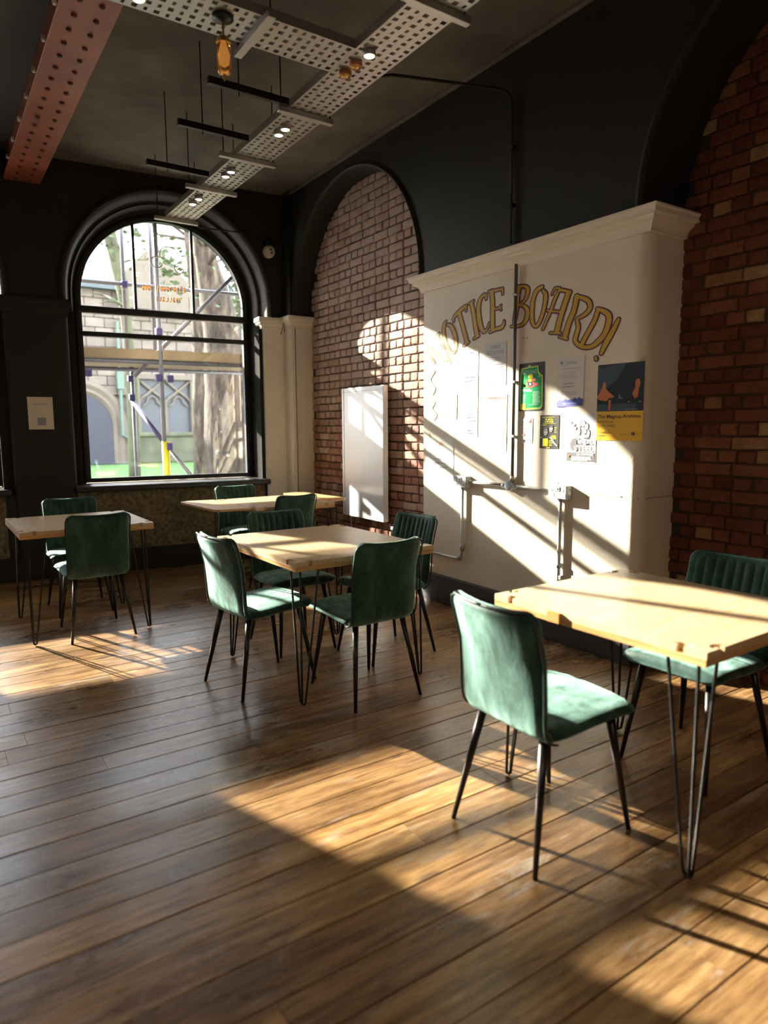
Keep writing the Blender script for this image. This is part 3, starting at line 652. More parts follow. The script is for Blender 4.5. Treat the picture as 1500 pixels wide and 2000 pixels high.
t = thing('wall_conduit', 'steel conduit with round junction cover joining the two wall sockets', 'conduit', (XB, 3.46, 1.01))
O1 = Matrix.Translation((-XB, -3.46, -1.01)); XC = XB - 0.02
def cp(name, bm, m, sm=True):
    bm.transform(O1); return obj(name, bm, m, t, sm)
bm = bmesh.new(); lathe(bm, [(0.036, 0.0), (0.036, -0.034), (0.034, -0.038), (0.004, -0.040)], (XB, 3.46, 1.008), 26, 'x'); cp('junction_cover', bm, mat('junction_metal', (.55, .64, .72), .4, .0))
for a, b in (((XC, 3.885, 1.003), (XC, 3.49, 1.008)), ((XC, 3.43, 1.008), (XC, 3.07, 0.998))):
    bm = bmesh.new(); tube(bm, [a, b], 0.0115, 10); cp('horizontal_pipe', bm, M_chrome)
bm = bmesh.new(); tube(bm, [(XC, 3.435, 1.03), (XC, 3.435, 2.50)], 0.0115, 10); cp('riser_pipe', bm, mat('grey_painted_pipe', (.16, .15, .14), .4, .4))
for z in (1.06,):
    bm = bmesh.new(); tube(bm, [(XC, 3.435, 1.035), (XC, 3.435, 1.075)], 0.016, 10); cp('coupling', bm, M_chrome)
for yy in (3.06, 3.40, 3.51, 3.87):
    bm = bmesh.new(); tube(bm, [(XC, yy, 1.003), (XC, yy + 0.02, 1.003)], 0.0155, 10); cp('coupling', bm, M_chrome)
for z in (1.72, 2.3, 1.35):
    bm = bmesh.new(); box(bm, (XB - 0.034, 3.415, z - 0.008), (XB, 3.455, z + 0.008), None, 0.003); cp('saddle_clip', bm, M_chrome, False)
bm = bmesh.new(); tube(bm, [(XC, 3.965, 0.96), (XC, 3.965, 0.47), (XC, 3.972, 0.43), (XC, 4.0, 0.402), (XC, 4.04, 0.398), (XC, 4.48, 0.398)], 0.0115, 10); cp('left_drop_pipe', bm, M_chrome)
for z in (0.50,):
    bm = bmesh.new(); tube(bm, [(XC, 3.965, 0.47), (XC, 3.965, 0.52)], 0.017, 10); cp('coupling', bm, M_chrome)
    bm = bmesh.new(); tube(bm, [(XC, 3.985, 0.41), (XC, 4.03, 0.397)], 0.016, 10); cp('coupling', bm, M_chrome)
bm = bmesh.new(); tube(bm, [(XC, 2.995, 0.96), (XC, 2.995, 0.02)], 0.0125, 10); cp('right_drop_pipe', bm, M_chrome)
bm = bmesh.new(); tube(bm, [(XC, 2.995, 0.50), (XC, 2.995, 0.53)], 0.018, 10); cp('coupling', bm, M_chrome)
bm = bmesh.new(); box(bm, (XB - 0.03, 2.965, 0.42), (XB, 3.025, 0.45), None, 0.004); cp('saddle_clip', bm, M_chrome, False)

# panel heater
t = thing('panel_heater', 'tall flat white panel heater on the brick arch wall', 'heater', (3.50, 5.52, 1.17))
bm = bmesh.new(); box(bm, (-0.055, -0.37, -0.625), (0.0, 0.37, 0.625), None, 0.006); obj('panel', bm, M_heater, t)
bm = bmesh.new(); box(bm, (-0.058, -0.372, 0.585), (-0.0545, 0.372, 0.588)); box(bm, (-0.058, 0.325, -0.62), (-0.0545, 0.328, 0.62)); obj('seam_line', bm, mat('seam_grey', (.35, .35, .36), .5), t)
for dy in (-0.25, 0.25):
    bm = bmesh.new(); box(bm, (0.0, dy - 0.03, -0.3), (0.035, dy + 0.03, 0.3)); obj('bracket', bm, M_wplastic, t)
bm = bmesh.new(); tube(bm, smooth_pts([(0.0, 0.30, -0.6), (-0.005, 0.29, -0.72), (0.0, 0.26, -0.80), (-0.01, 0.18, -0.86), (0.0, 0.1, -1.0)]), 0.004, 6); obj('cable', bm, M_wplastic, t)
t = thing('heater_switch', 'small grey switch box on the brick below the white heater', 'switch', (3.52, 5.03, 0.47))
bm = bmesh.new(); box(bm, (-0.05, -0.045, -0.045), (0, 0.045, 0.045), None, 0.005); obj('back_box', bm, M_socket, t)
bm = bmesh.new(); box(bm, (-0.055, -0.015, -0.02), (-0.05, 0.015, 0.02), None, 0.002); obj('switch', bm, M_wplastic, t)
bm = bmesh.new(); tube(bm, [(-0.02, -0.04, 0), (-0.02, -0.5, 0.0)], 0.010, 8); tube(bm, [(-0.02, 0.0, 0.04), (-0.02, 0.0, 0.12)], 0.006, 8); obj('pipe', bm, M_chrome, t)

# ------------------------------------------------------------------ painted lettering on the pier
def strokes(bm, sts, X, grow, ox, oy, sc):
    kk = 0                                            # each dab of paint lies a hair over the last
    for st in sts:
        pts = smooth_pts(st, 5) if len(st) > 1 else list(st)
        W = []
        for x, y_, w_ in pts:
            px, py = ox + x * sc, oy + y_ * sc; p = on_x(px, py, XB); q = on_x(px + 1, py, XB); q2 = on_x(px, py + 1, XB)
            ux = abs(q.y - p.y); uz = abs(q2.z - p.z)
            W.append((p.y, p.z, (w_ + grow) * sc * uz * 0.92))
        for i in range(len(W) - 1):
            (a, b, r0), (c, d, r1) = W[i], W[i + 1]; L_ = hypot(c - a, d - b) or 1e-6; nx, nz = -(d - b) / L_, (c - a) / L_
            k = 1.25                                  # strokes read wider across the wall than the foreshortened view
            vs = [(a + nx * r0 * k, b + nz * r0), (a - nx * r0 * k, b - nz * r0), (c - nx * r1 * k, d - nz * r1), (c + nx * r1 * k, d + nz * r1)]
            kk += 1; bm.faces.new([bm.verts.new((X - kk * 3e-6, *v)) for v in vs])
        for (a, b, r0) in W[::1]:
            kk += 1
            bm.faces.new([bm.verts.new((X - kk * 3e-6, a + r0 * 1.2 * cos(2 * pi * k / 12), b + r0 * sin(2 * pi * k / 12))) for k in range(12)])
LA = {'N': [[(210, 925, 10), (262, 880, 10)], [(235, 910, 14), (290, 1020, 12), (340, 1110, 11), (400, 1260, 8), (435, 1330, 4)], [(80, 1080, 12), (150, 1140, 22), (230, 1210, 28), (300, 1265, 28), (385, 1290, 14)], [(60, 1090, 7), (110, 1190, 8), (190, 1330, 7)]],
 'O': [[(370, 690, 8), (340, 740, 22), (330, 840, 26), (345, 960, 28), (380, 1070, 26), (430, 1160, 18), (480, 1185, 10)], [(395, 745, 16), (440, 760, 24), (480, 830, 28), (510, 930, 30), (525, 1040, 24), (520, 1120, 14), (485, 1185, 10)]],
 'T': [[(485, 690, 10), (490, 630, 18), (560, 550, 26), (640, 480, 24), (680, 450, 14)], [(680, 450, 12), (675, 530, 10)], [(570, 570, 30), (620, 750, 30), (660, 900, 30), (690, 1020, 32)], [(640, 1068, 12), (720, 1010, 12)]],
 'I': [[(725, 420, 10), (795, 375, 10)], [(760, 410, 28), (790, 560, 28), (820, 760, 32), (845, 900, 34)], [(795, 960, 12), (875, 915, 12)]],
 'C': [[(985, 345, 14), (985, 290, 18), (940, 295, 22), (890, 370, 30), (867, 500, 34), (875, 640, 38), (905, 780, 36), (950, 850, 24), (1000, 810, 14), (1035, 715, 8)]],
 'E': [[(1070, 235, 34), (1085, 400, 32), (1085, 600, 32), (1085, 810, 34)], [(1025, 232, 12), (1150, 212, 16), (1235, 188, 14)], [(1235, 190, 16), (1242, 270, 10)], [(1110, 500, 10), (1180, 490, 12), (1215, 445, 8)], [(1205, 490, 10), (1215, 515, 8)], [(1042, 862, 10), (1130, 815, 20), (1215, 790, 24), (1258, 740, 20), (1262, 685, 8)]]}
LB = {'B': [[(128, 110, 26), (112, 200, 24), (96, 350, 26), (76, 480, 26), (60, 600, 16)], [(100, 98, 14), (190, 92, 16), (235, 125, 24), (230, 200, 22), (190, 280, 16), (130, 325, 10)], [(130, 335, 10), (190, 345, 16), (232, 400, 26), (225, 490, 28), (180, 570, 20), (110, 600, 12), (25, 605, 8)]],
 'O': [[(420, 100, 18), (350, 150, 26), (305, 260, 24), (290, 400, 24), (292, 530, 24), (325, 600, 16), (370, 575, 20), (420, 460, 22), (455, 320, 24), (465, 200, 24), (430, 145, 14)]],
 'A': [[(640, 135, 14), (580, 260, 18), (530, 400, 16), (470, 540, 14), (428, 640, 10)], [(640, 118, 12), (580, 122, 10), (545, 195, 8)], [(640, 135, 16), (780, 165, 16)], [(755, 180, 34), (700, 340, 32), (650, 500, 32), (610, 660, 34)], [(480, 400, 10), (560, 410, 12), (680, 425, 12)], [(520, 688, 10), (650, 688, 12)]],
 'R': [[(860, 225, 32), (825, 400, 32), (760, 560, 32), (715, 720, 32)], [(635, 738, 8), (735, 762, 14)], [(850, 215, 16), (980, 260, 26), (1025, 310, 28), (1025, 380, 28), (965, 450, 24), (870, 500, 14)], [(860, 520, 16), (880, 620, 24), (852, 720, 26), (842, 790, 24), (890, 845, 22)]],
 'D': [[(1130, 395, 24), (1090, 520, 26), (1020, 650, 26), (960, 760, 26), (915, 850, 26)], [(1120, 378, 14), (1200, 408, 26), (1265, 460, 32), (1265, 560, 34), (1215, 700, 32), (1125, 805, 32), (1040, 862, 24), (950, 868, 22), (890, 850, 20)]],
 '!': [[(1392, 515, 20), (1330, 640, 30), (1240, 800, 34), (1172, 945, 20)], [(1105, 1005, 20), (1110, 1020, 20)]]}
root = thing('painted_lettering', 'arched gold and plum painted lettering NOTICE BOARD! on the pier', 'lettering', (XB - 0.0005, 3.5, 2.2))
OL = Matrix.Translation((-(XB - 0.0005), -3.5, -2.2))
for D_, ox, oy, sc in ((LA, 825, 540, 0.126667), (LB, 995, 545, 0.153333)):
    for ch, sts in D_.items():
        bm = bmesh.new(); strokes(bm, sts, XB - 0.0010, 25 if sc < 0.14 else 20, ox, oy, sc); bm.transform(OL); o = obj('letter_outline', bm, M_plum, root)
        bm = bmesh.new(); strokes(bm, sts, XB - 0.0024, 1, ox, oy, sc); bm.transform(OL); obj('letter_fill', bm, M_gold, o)

# ------------------------------------------------------------------ posters
def text_bm(bm, txt, y_left, z_base, h, X, width=None, bold=0.0, flip=False):
    cu = bpy.data.curves.new('t', 'FONT'); cu.body = txt; cu.size = 1.0; cu.offset = bold; cu.resolution_u = 3
    o = bpy.data.objects.new('t', cu); C.objects.link(o)
    dg = bpy.context.evaluated_depsgraph_get(); me = bpy.data.meshes.new_from_object(o.evaluated_get(dg))
    bpy.data.objects.remove(o); bpy.data.curves.remove(cu)
    xs = [v.co.x for v in me.vertices]; wd = (max(xs) - min(xs)) or 1; x0 = min(xs)
    sy = h / 0.72; sxx = (width / wd) if width else sy
    vs = [bm.verts.new((X, y_left - (v.co.x - x0) * sxx, z_base + v.co.y * sy)) for v in me.vertices]
    for p in me.polygons:
        try: bm.faces.new([vs[i] for i in p.vertices])
        except ValueError: pass
    bpy.data.meshes.remove(me)
def rect(bm, y0, y1, z0, z1, X): bm.faces.new([bm.verts.new((X, a, b)) for a, b in ((y0, z0), (y1, z0), (y1, z1), (y0, z1))])
def blob(bm, y, z, ry, rz_, X, n=14, rot=0): bm.faces.new([bm.verts.new((X, y + ry * cos(2 * pi * k / n) * cos(rot) - rz_ * sin(2 * pi * k / n) * sin(rot), z + ry * cos(2 * pi * k / n) * sin(rot) + rz_ * sin(2 * pi * k / n) * cos(rot))) for k in range(n)])
def polyf(bm, pts, X): bm.faces.new([bm.verts.new((X, a, b)) for a, b in pts])
class Sheet:
    def __init__(s, name, label, cat, quad, m, X=XB, group=None, lift=0.002):
        P = [on_x(a, b, X) for a, b in quad]          # tl, tr, br, bl in photograph pixels
        s.y0 = (P[0].y + P[3].y) / 2; s.y1 = (P[1].y + P[2].y) / 2; s.z1 = (P[0].z + P[1].z) / 2; s.z0 = (P[2].z + P[3].z) / 2
        s.w = s.y0 - s.y1; s.h = s.z1 - s.z0; s.x = -lift - 0.0012
        s.t = thing(name, label, cat, (X - 0.0006, s.y0, s.z0), 0, group)
        bm = bmesh.new()                              # a slightly curled sheet with its own thickness
        n = 8; A = []; B = []
        for i in range(n + 1):
            a = i / n; cv = -lift - 0.004 * (2 * a - 1) ** 4 * 0.3
            A.append([bm.verts.new((cv * 0 - lift, -s.w * a, z)) for z in (0, s.h)]); B.append([bm.verts.new((-lift + 0.0006, -s.w * a, z)) for z in (0, s.h)])
        for i in range(n):
            bm.faces.new((A[i][0], A[i + 1][0], A[i + 1][1], A[i][1])); bm.faces.new((B[i][0], B[i][1], B[i + 1][1], B[i + 1][0]))
            bm.faces.new((A[i][0], B[i][0], B[i + 1][0], A[i + 1][0])); bm.faces.new((A[i][1], A[i + 1][1], B[i + 1][1], B[i][1]))
        bm.faces.new((A[0][0], A[0][1], B[0][1], B[0][0])); bm.faces.new((A[n][0], B[n][0], B[n][1], A[n][1]))
        obj('sheet', bm, m, s.t); s.layer = 0; s.b = None
    def Y(s, a): return -s.w * a
    def Z(s, b): return s.h * (1 - b)
    def start(s): s.layer += 1; s.b = bmesh.new(); s.X = s.x - 0.0005 * s.layer
    def rc(s, a0, b0, a1, b1): rect(s.b, s.Y(a0), s.Y(a1), s.Z(b1), s.Z(b0), s.X)
    def tx(s, txt, a, b, hh, ww=None, bold=0.0): text_bm(s.b, txt, s.Y(a), s.Z(b), hh * s.h, s.X, ww * s.w if ww else None, bold)
    def bl(s, a, b, ra, rb, rot=0): blob(s.b, s.Y(a), s.Z(b), ra * s.w, rb * s.h, s.X, rot=rot)
    def pf(s, pts): polyf(s.b, [(s.Y(a), s.Z(b)) for a, b in pts], s.X)
    def lines(s, a0, a1, b0, b1, n, th=0.008, seed=1):
        r = random.Random(seed)
        for i in range(n):
            b = b0 + (b1 - b0) * i / max(1, n - 1); a = a0 + r.uniform(0, 0.03)
            e = a1 - r.uniform(0, 0.25 * (a1 - a0))
            while a < e:
                l_ = r.uniform(0.03, 0.09); s.rc(a, b, min(e, a + l_), b + th); a += l_ + 0.014
    def end(s, name, m):
        o = obj(name, s.b, m, s.t)
        if any(k in name for k in ('text', 'print', 'marks', 'figure', 'shapes', 'details', 'drips', 'blocks', 'windows', 'haze', 'features', 'lettering')): o['kind'] = 'stuff'
NOTES = 'posters and notices stuck on the cream pier'
# large photo poster
s = Sheet('poster', 'large poster with dark stage photograph above a yellow panel', 'poster', [(1168, 713), (1259, 706), (1257, 861), (1166, 860)], M_amber, group=NOTES)
s.start(); s.rc(0, 0, 1, 0.615); s.end('dark_photograph', M_navy)
s.start(); s.pf([(0, 0.05), (0.62, 0.0), (0.45, 0.2), (0.1, 0.36), (0, 0.36)]); s.rc(0, 0.52, 0.85, 0.61); s.end('blue_stage_haze', M_slate)
s.start(); s.pf([(0.0, 0.42), (0.06, 0.36), (0.11, 0.30), (0.14, 0.23), (0.18, 0.23), (0.19, 0.31), (0.26, 0.36), (0.38, 0.42), (0.36, 0.44), (0.27, 0.44), (0.22, 0.48), (0.1, 0.47), (0.03, 0.46)]); s.bl(0.87, 0.27, 0.055, 0.06); s.pf([(0.76, 0.40), (0.83, 0.31), (0.9, 0.33), (0.88, 0.44), (0.82, 0.46)]); s.rc(0.26, 0.47, 0.31, 0.60); s.end('orange_figures', M_skin)
s.start(); s.rc(0.48, 0.40, 0.51, 0.455); s.rc(0.48, 0.44, 0.56, 0.455); s.bl(0.7, 0.50, 0.03, 0.008); s.bl(0.93, 0.50, 0.03, 0.008); s.lines(0.62, 0.97, 0.592, 0.592, 1, 0.008); s.end('pale_details', M_grey)
s.start(); s.tx('The Magnus Archives', 0.03, 0.705, 0.048, 0.93, 0.012); s.tx('Sunday 5th July', 0.03, 0.765, 0.030, 0.36); s.tx('City Hall, Sheffield.', 0.03, 0.818, 0.030, 0.40); s.tx('CrowdFire', 0.02, 0.905, 0.028, 0.30, 0.01); s.rc(0.02, 0.93, 0.2, 0.937); s.rc(0.78, 0.89, 0.85, 0.93); s.end('printed_text', mat('brown_ink', (.10, .035, .03), .6))
s.start(); s.lines(0.54, 0.74, 0.915, 0.915, 1, 0.01); s.lines(0.88, 0.96, 0.905, 0.905, 1, 0.012); s.end('small_print', mat('ochre_ink', (.5, .25, .02), .6))
# green music poster
s = Sheet('poster', 'green poster with lime border and coloured heap in the middle', 'poster', [(1015, 711), (1064, 706), (1063, 801), (1014, 804)], M_char, group=NOTES)
s.start(); s.pf([(0.05, 0.95), (0.02, 0.5), (0.06, 0.16), (0.1, 0.1), (0.34, 0.08), (0.4, 0.03), (0.5, 0.08), (0.76, 0.07), (0.78, 0.18), (0.84, 0.24), (0.95, 0.28), (0.96, 0.9), (0.88, 0.97), (0.1, 0.98)]); s.end('lime_border', M_lime)
s.start(); s.pf([(0.1, 0.92), (0.08, 0.5), (0.11, 0.2), (0.14, 0.13), (0.38, 0.11), (0.73, 0.10), (0.74, 0.2), (0.8, 0.27), (0.9, 0.3), (0.91, 0.88), (0.84, 0.93), (0.14, 0.94)]); s.end('green_field', M_green1)
s.start(); s.tx('SESAME SLEAZE', 0.14, 0.20, 0.06, 0.57); s.rc(0.12, 0.215, 0.72, 0.223); s.tx('19+', 0.76, 0.32, 0.035, 0.1); s.tx('20TH MARCH', 0.12, 0.60, 0.045, 0.42, 0.02); s.lines(0.12, 0.3, 0.64, 0.84, 8, 0.012, 3); s.lines(0.55, 0.88, 0.60, 0.84, 11, 0.010, 5); s.lines(0.4, 0.9, 0.87, 0.87, 1, 0.01, 8); s.rc(0.1, 0.54, 0.45, 0.552); s.end('pale_text', M_palegreen)
s.start(); s.bl(0.47, 0.28, 0.10, 0.05); s.bl(0.44, 0.36, 0.07, 0.05); s.bl(0.32, 0.43, 0.05, 0.03); s.rc(0.1, 0.85, 0.3, 0.97); s.end('yellow_shapes', M_yel)
s.start(); s.bl(0.60, 0.36, 0.09, 0.04); s.bl(0.56, 0.41, 0.06, 0.03); s.pf([(0.25, 0.51), (0.3, 0.48), (0.6, 0.47), (0.66, 0.49), (0.5, 0.52)]); s.end('orange_shapes', M_skin)
s.start(); s.bl(0.68, 0.455, 0.13, 0.035); s.bl(0.33, 0.39, 0.03, 0.03); s.rc(0.38, 0.48, 0.55, 0.50); s.end('red_shapes', M_redp)
s.start(); s.bl(0.47, 0.44, 0.085, 0.05); s.end('dark_disc', M_navy); s.start(); s.bl(0.47, 0.44, 0.05, 0.032); s.end('lilac_disc', M_lilac)
# upper letter with blue skyline
s = Sheet('notice', 'white letter with a blue skyline strip along its foot', 'notice', [(1091, 700), (1142, 695), (1140, 793), (1087, 796)], mat('warm_paper', (.72, .68, .64), .5), group=NOTES)
s.start(); s.pf([(0.0, 0.9), (0.08, 0.87), (0.1, 0.84), (0.14, 0.87), (0.3, 0.86), (0.34, 0.83), (0.38, 0.86), (0.5, 0.86), (0.52, 0.83), (0.56, 0.86), (0.66, 0.84), (0.70, 0.80), (0.74, 0.85), (0.86, 0.81), (0.92, 0.85), (0.98, 0.85), (0.98, 0.98), (0.0, 1.0)]); s.bl(0.16, 0.10, 0.035, 0.02)
for k in range(8): a = 2 * pi * k / 8; s.bl(0.16 + 0.075 * cos(a), 0.10 + 0.042 * sin(a), 0.012, 0.007)
s.end('blue_print', M_blue)
s.start(); s.rc(0.24, 0.92, 0.36, 0.95); s.lines(0.4, 0.9, 0.925, 0.925, 1, 0.006); s.end('pale_windows', M_paper)
s.start(); s.lines(0.3, 0.85, 0.09, 0.12, 2, 0.012, 2); s.lines(0.15, 0.85, 0.22, 0.22, 1, 0.01, 4); s.lines(0.16, 0.82, 0.30, 0.42, 5, 0.006, 6); s.lines(0.25, 0.7, 0.52, 0.52, 1, 0.018, 7); s.lines(0.2, 0.8, 0.58, 0.58, 1, 0.02, 8); s.lines(0.15, 0.85, 0.70, 0.74, 2, 0.01, 9); s.end('printed_text', M_greyink)
# small white card
s = Sheet('notice', 'small white card at the lower left of the poster group', 'notice', [(1016, 818), (1041, 816), (1040, 863), (1017, 866)], M_paper, group=NOTES)
s.start(); s.pf([(0.62, 0.2), (0.85, 0.03), (0.92, 0.18)]); s.pf([(0.2, 0.74), (0.28, 0.56), (0.34, 0.6), (0.44, 0.72)]); s.pf([(0.78, 0.84), (0.95, 0.92), (0.86, 0.93)]); s.rc(0.05, 0.26, 0.95, 0.275); s.lines(0.1, 0.55, 0.14, 0.14, 1, 0.02); s.lines(0.1, 0.9, 0.42, 0.42, 1, 0.01); s.lines(0.1, 0.7, 0.87, 0.87, 1, 0.02, 4); s.end('printed_marks', mat('plum_ink', (.22, .05, .08), .6))
# black and yellow play poster
s = Sheet('poster', 'small charcoal poster with yellow headings and two grey faces', 'poster', [(1056, 811), (1093, 810), (1091, 877), (1054, 875)], M_char, group=NOTES)
s.start(); s.tx('DR JEKYLL', 0.28, 0.155, 0.05, 0.42, 0.02); s.tx('& MR HYDE', 0.26, 0.225, 0.05, 0.46, 0.02); s.lines(0.1, 0.95, 0.06, 0.06, 1, 0.012); s.rc(0.16, 0.25, 0.84, 0.258); s.lines(0.08, 0.45, 0.29, 0.29, 1, 0.015); s.lines(0.76, 0.93, 0.37, 0.5, 3, 0.02, 5); s.lines(0.6, 0.92, 0.61, 0.70, 4, 0.016, 6); s.rc(0.17, 0.70, 0.45, 0.93); s.lines(0.48, 0.72, 0.76, 0.90, 4, 0.016, 7); s.lines(0.36, 0.56, 0.96, 0.96, 1, 0.03, 7); s.end('yellow_print', M_yel)
s.start(); s.bl(0.32, 0.50, 0.11, 0.115); s.bl(0.60, 0.42, 0.10, 0.09); s.pf([(0.0, 0.70), (0.02, 0.65), (0.12, 0.64), (0.16, 0.67), (0.1, 0.7)]); s.pf([(0.5, 0.66), (0.62, 0.64), (0.68, 0.69), (0.82, 0.82), (0.96, 0.9), (0.94, 0.94), (0.72, 0.84), (0.6, 0.72)]); s.end('grey_figures', M_grey)
s.start(); s.rc(0.23, 0.455, 0.41, 0.48); s.bl(0.33, 0.555, 0.045, 0.015); s.pf([(0.22, 0.43), (0.24, 0.375), (0.34, 0.36), (0.43, 0.40), (0.43, 0.43)]); s.pf([(0.5, 0.37), (0.53, 0.31), (0.68, 0.31), (0.7, 0.37)]); s.bl(0.62, 0.46, 0.04, 0.012); s.end('dark_features', M_ink)
# steel music poster
s = Sheet('poster', 'white poster with line drawn rock figure above pink block lettering', 'poster', [(1109, 810), (1166, 808), (1163, 905), (1106, 900)], mat('cool_paper', (.70, .70, .76), .5), group=NOTES)
s.start(); s.pf([(0.12, 0.62), (0.2, 0.52), (0.36, 0.49), (0.5, 0.5), (0.4, 0.75), (0.24, 0.78), (0.16, 0.72)]); s.rc(0.02, 0.80, 0.97, 0.985); s.end('dark_blocks', mat('poster_dark_grey', (.10, .10, .11), .5))
s.start()
for a, b, ra, rb in ((0.45, 0.22, .05, .06), (0.56, 0.20, .1, .07), (0.68, 0.26, .08, .08), (0.62, 0.36, .09, .06), (0.75, 0.40, .06, .09), (0.44, 0.36, .05, .08), (0.24, 0.22, .07, .03), (0.30, 0.29, .05, .04), (0.14, 0.17, .05, .02), (0.70, 0.50, .1, .02)): s.bl(a, b, ra, rb)
s.end('figure_shadow', M_ink)
s.start()
for a, b, ra, rb in ((0.45, 0.22, .038, .046), (0.56, 0.20, .075, .055), (0.68, 0.26, .06, .062), (0.62, 0.36, .066, .046), (0.75, 0.40, .042, .075), (0.44, 0.36, .035, .065), (0.24, 0.22, .05, .02), (0.30, 0.29, .035, .028), (0.14, 0.17, .035, .012)): s.bl(a, b, ra, rb)
s.end('figure_paper', mat('figure_pale', (.62, .56, .58), .5))
s.start(); s.pf([(0.36, 0.52), (0.44, 0.50), (0.46, 0.62), (0.9, 0.60), (0.9, 0.63), (0.36, 0.65)]); s.tx('LEAD', 0.36, 0.63, 0.10, 0.50, 0.03); s.end('lead_lettering', mat('pale_pink', (.8, .66, .66), .5))
s.start(); s.tx('STEEL', 0.27, 0.77, 0.11, 0.65, 0.03); s.end('steel_lettering', M_pink)
s.start(); s.tx('DJ HAMMER', 0.38, 0.86, 0.045, 0.57, 0.01); s.lines(0.18, 0.95, 0.885, 0.96, 4, 0.016, 3); s.tx('APRIL', 0.66, 0.045, 0.02, 0.15); s.end('white_text', M_paper)
s.start(); s.pf([(0.04, 0.86), (0.07, 0.83), (0.1, 0.87), (0.13, 0.83), (0.14, 0.88), (0.09, 0.91)]); s.end('emblem', M_skin)
# left notices
s = Sheet('notice', 'long white printed notice pinned under the letters OTI', 'notice', [(897, 690), (934, 682), (934, 850), (893, 855)], M_paper, group=NOTES)
s.start(); s.lines(0.3, 0.9, 0.02, 0.02, 1, 0.012, 1); s.tx('Community', 0.3, 0.075, 0.03, 0.45, 0.01); s.tx('& Tea Garden Table', 0.12, 0.12, 0.03, 0.8, 0.01); s.tx('Café', 0.4, 0.165, 0.03, 0.22, 0.01); s.lines(0.1, 0.95, 0.2, 0.2, 1, 0.008, 2); s.lines(0.3, 0.95, 0.30, 0.44, 4, 0.008, 3); s.tx('Menu', 0.1, 0.56, 0.025, 0.22); s.lines(0.5, 0.95, 0.55, 0.96, 12, 0.008, 6); s.end('printed_text', M_blue)
s = Sheet('notice', 'laminated notice in a clear sleeve right beneath the letters CE', 'notice', [(948, 674), (989, 664), (990, 748), (947, 757)], M_film, group=NOTES)
s.start(); s.tx('TABLE', 0.22, 0.14, 0.09, 0.5); s.tx('BOOKINGS', 0.12, 0.27, 0.09, 0.75); s.lines(0.15, 0.85, 0.34, 0.42, 3, 0.012, 2); s.lines(0.15, 0.85, 0.50, 0.56, 2, 0.024, 4); s.lines(0.2, 0.85, 0.66, 0.84, 4, 0.01, 6); s.end('printed_text', M_greyink)
s = Sheet('notice', 'white notice with a dripping red top edge and grey heading', 'notice', [(950, 773), (990, 768), (990, 880), (948, 884)], M_paper, group=NOTES)
s.start(); s.rc(0.08, 0.03, 0.96, 0.055)
for k in range(12): a = 0.1 + k * 0.073; s.pf([(a, 0.05), (a + 0.05, 0.05), (a + 0.025, 0.05 + random.uniform(0.03, 0.1))])
s.end('red_drips', mat('pale_red_ink', (.8, .3, .28), .6))
s.start(); s.tx('Blood on the', 0.1, 0.20, 0.065, 0.82); s.tx('clocktower', 0.13, 0.31, 0.065, 0.74); s.lines(0.1, 0.85, 0.40, 0.58, 5, 0.012, 3); s.end('printed_text', M_greyink)
# pale taped sheet at far left of the pier
s = Sheet('notice', 'pale taped sheet low on the left edge of the pier', 'notice', [(833, 858), (886, 852), (886, 922), (834, 930)], mat('faded_paper', (.78, .76, .72), .6), group=NOTES)
s.start(); s.tx('Café', 0.35, 0.2, 0.10, 0.3); s.end('heading', mat('orange_ink', (.7, .35, .08), .6)); s.start(); s.lines(0.3, 0.85, 0.35, 0.9, 6, 0.02, 8); s.end('printed_text', M_greyink)
# scribbled string drawing on left edge
bm = bmesh.new()
for pl in ([(845, 718), (850, 726), (842, 742), (851, 758), (846, 772)], [(843, 776), (850, 786), (846, 798), (854, 810), (848, 822)], [(838, 845), (842, 860), (838, 874)], [(893, 770), (893, 800), (892, 820)]):
    q = smooth_pts([(XB - 0.0012, on_x(a, b, XB).y, on_x(a, b, XB).z) for a, b in pl]); tube(bm, q, 0.0022, 5)
tag(obj('hanging_twine', bm, mat('twine', (.30, .24, .12), .8)), 'thin curling twine down the left edge of the cream pier', 'twine')
# notice on the dark pier between windows
t = thing('paper_notice', 'plain white paper notice on the dark pier left of the window', 'notice', bw(0.245, BF - 0.033, 1.56)); t.rotation_euler = (0, 0, BA)
bm = bmesh.new(); box(bm, (-0.105, -0.003, -0.148), (0.105, -0.001, 0.148)); obj('sheet', bm, mat('cream_paper', (.72, .62, .5), .6), t)
bm = bmesh.new(); box(bm, (-0.03, -0.0038, -0.11), (0.04, -0.003, -0.04)); box(bm, (-0.06, -0.0038, 0.08), (0.07, -0.003, 0.085)); obj('print', bm, M_greyink, t)

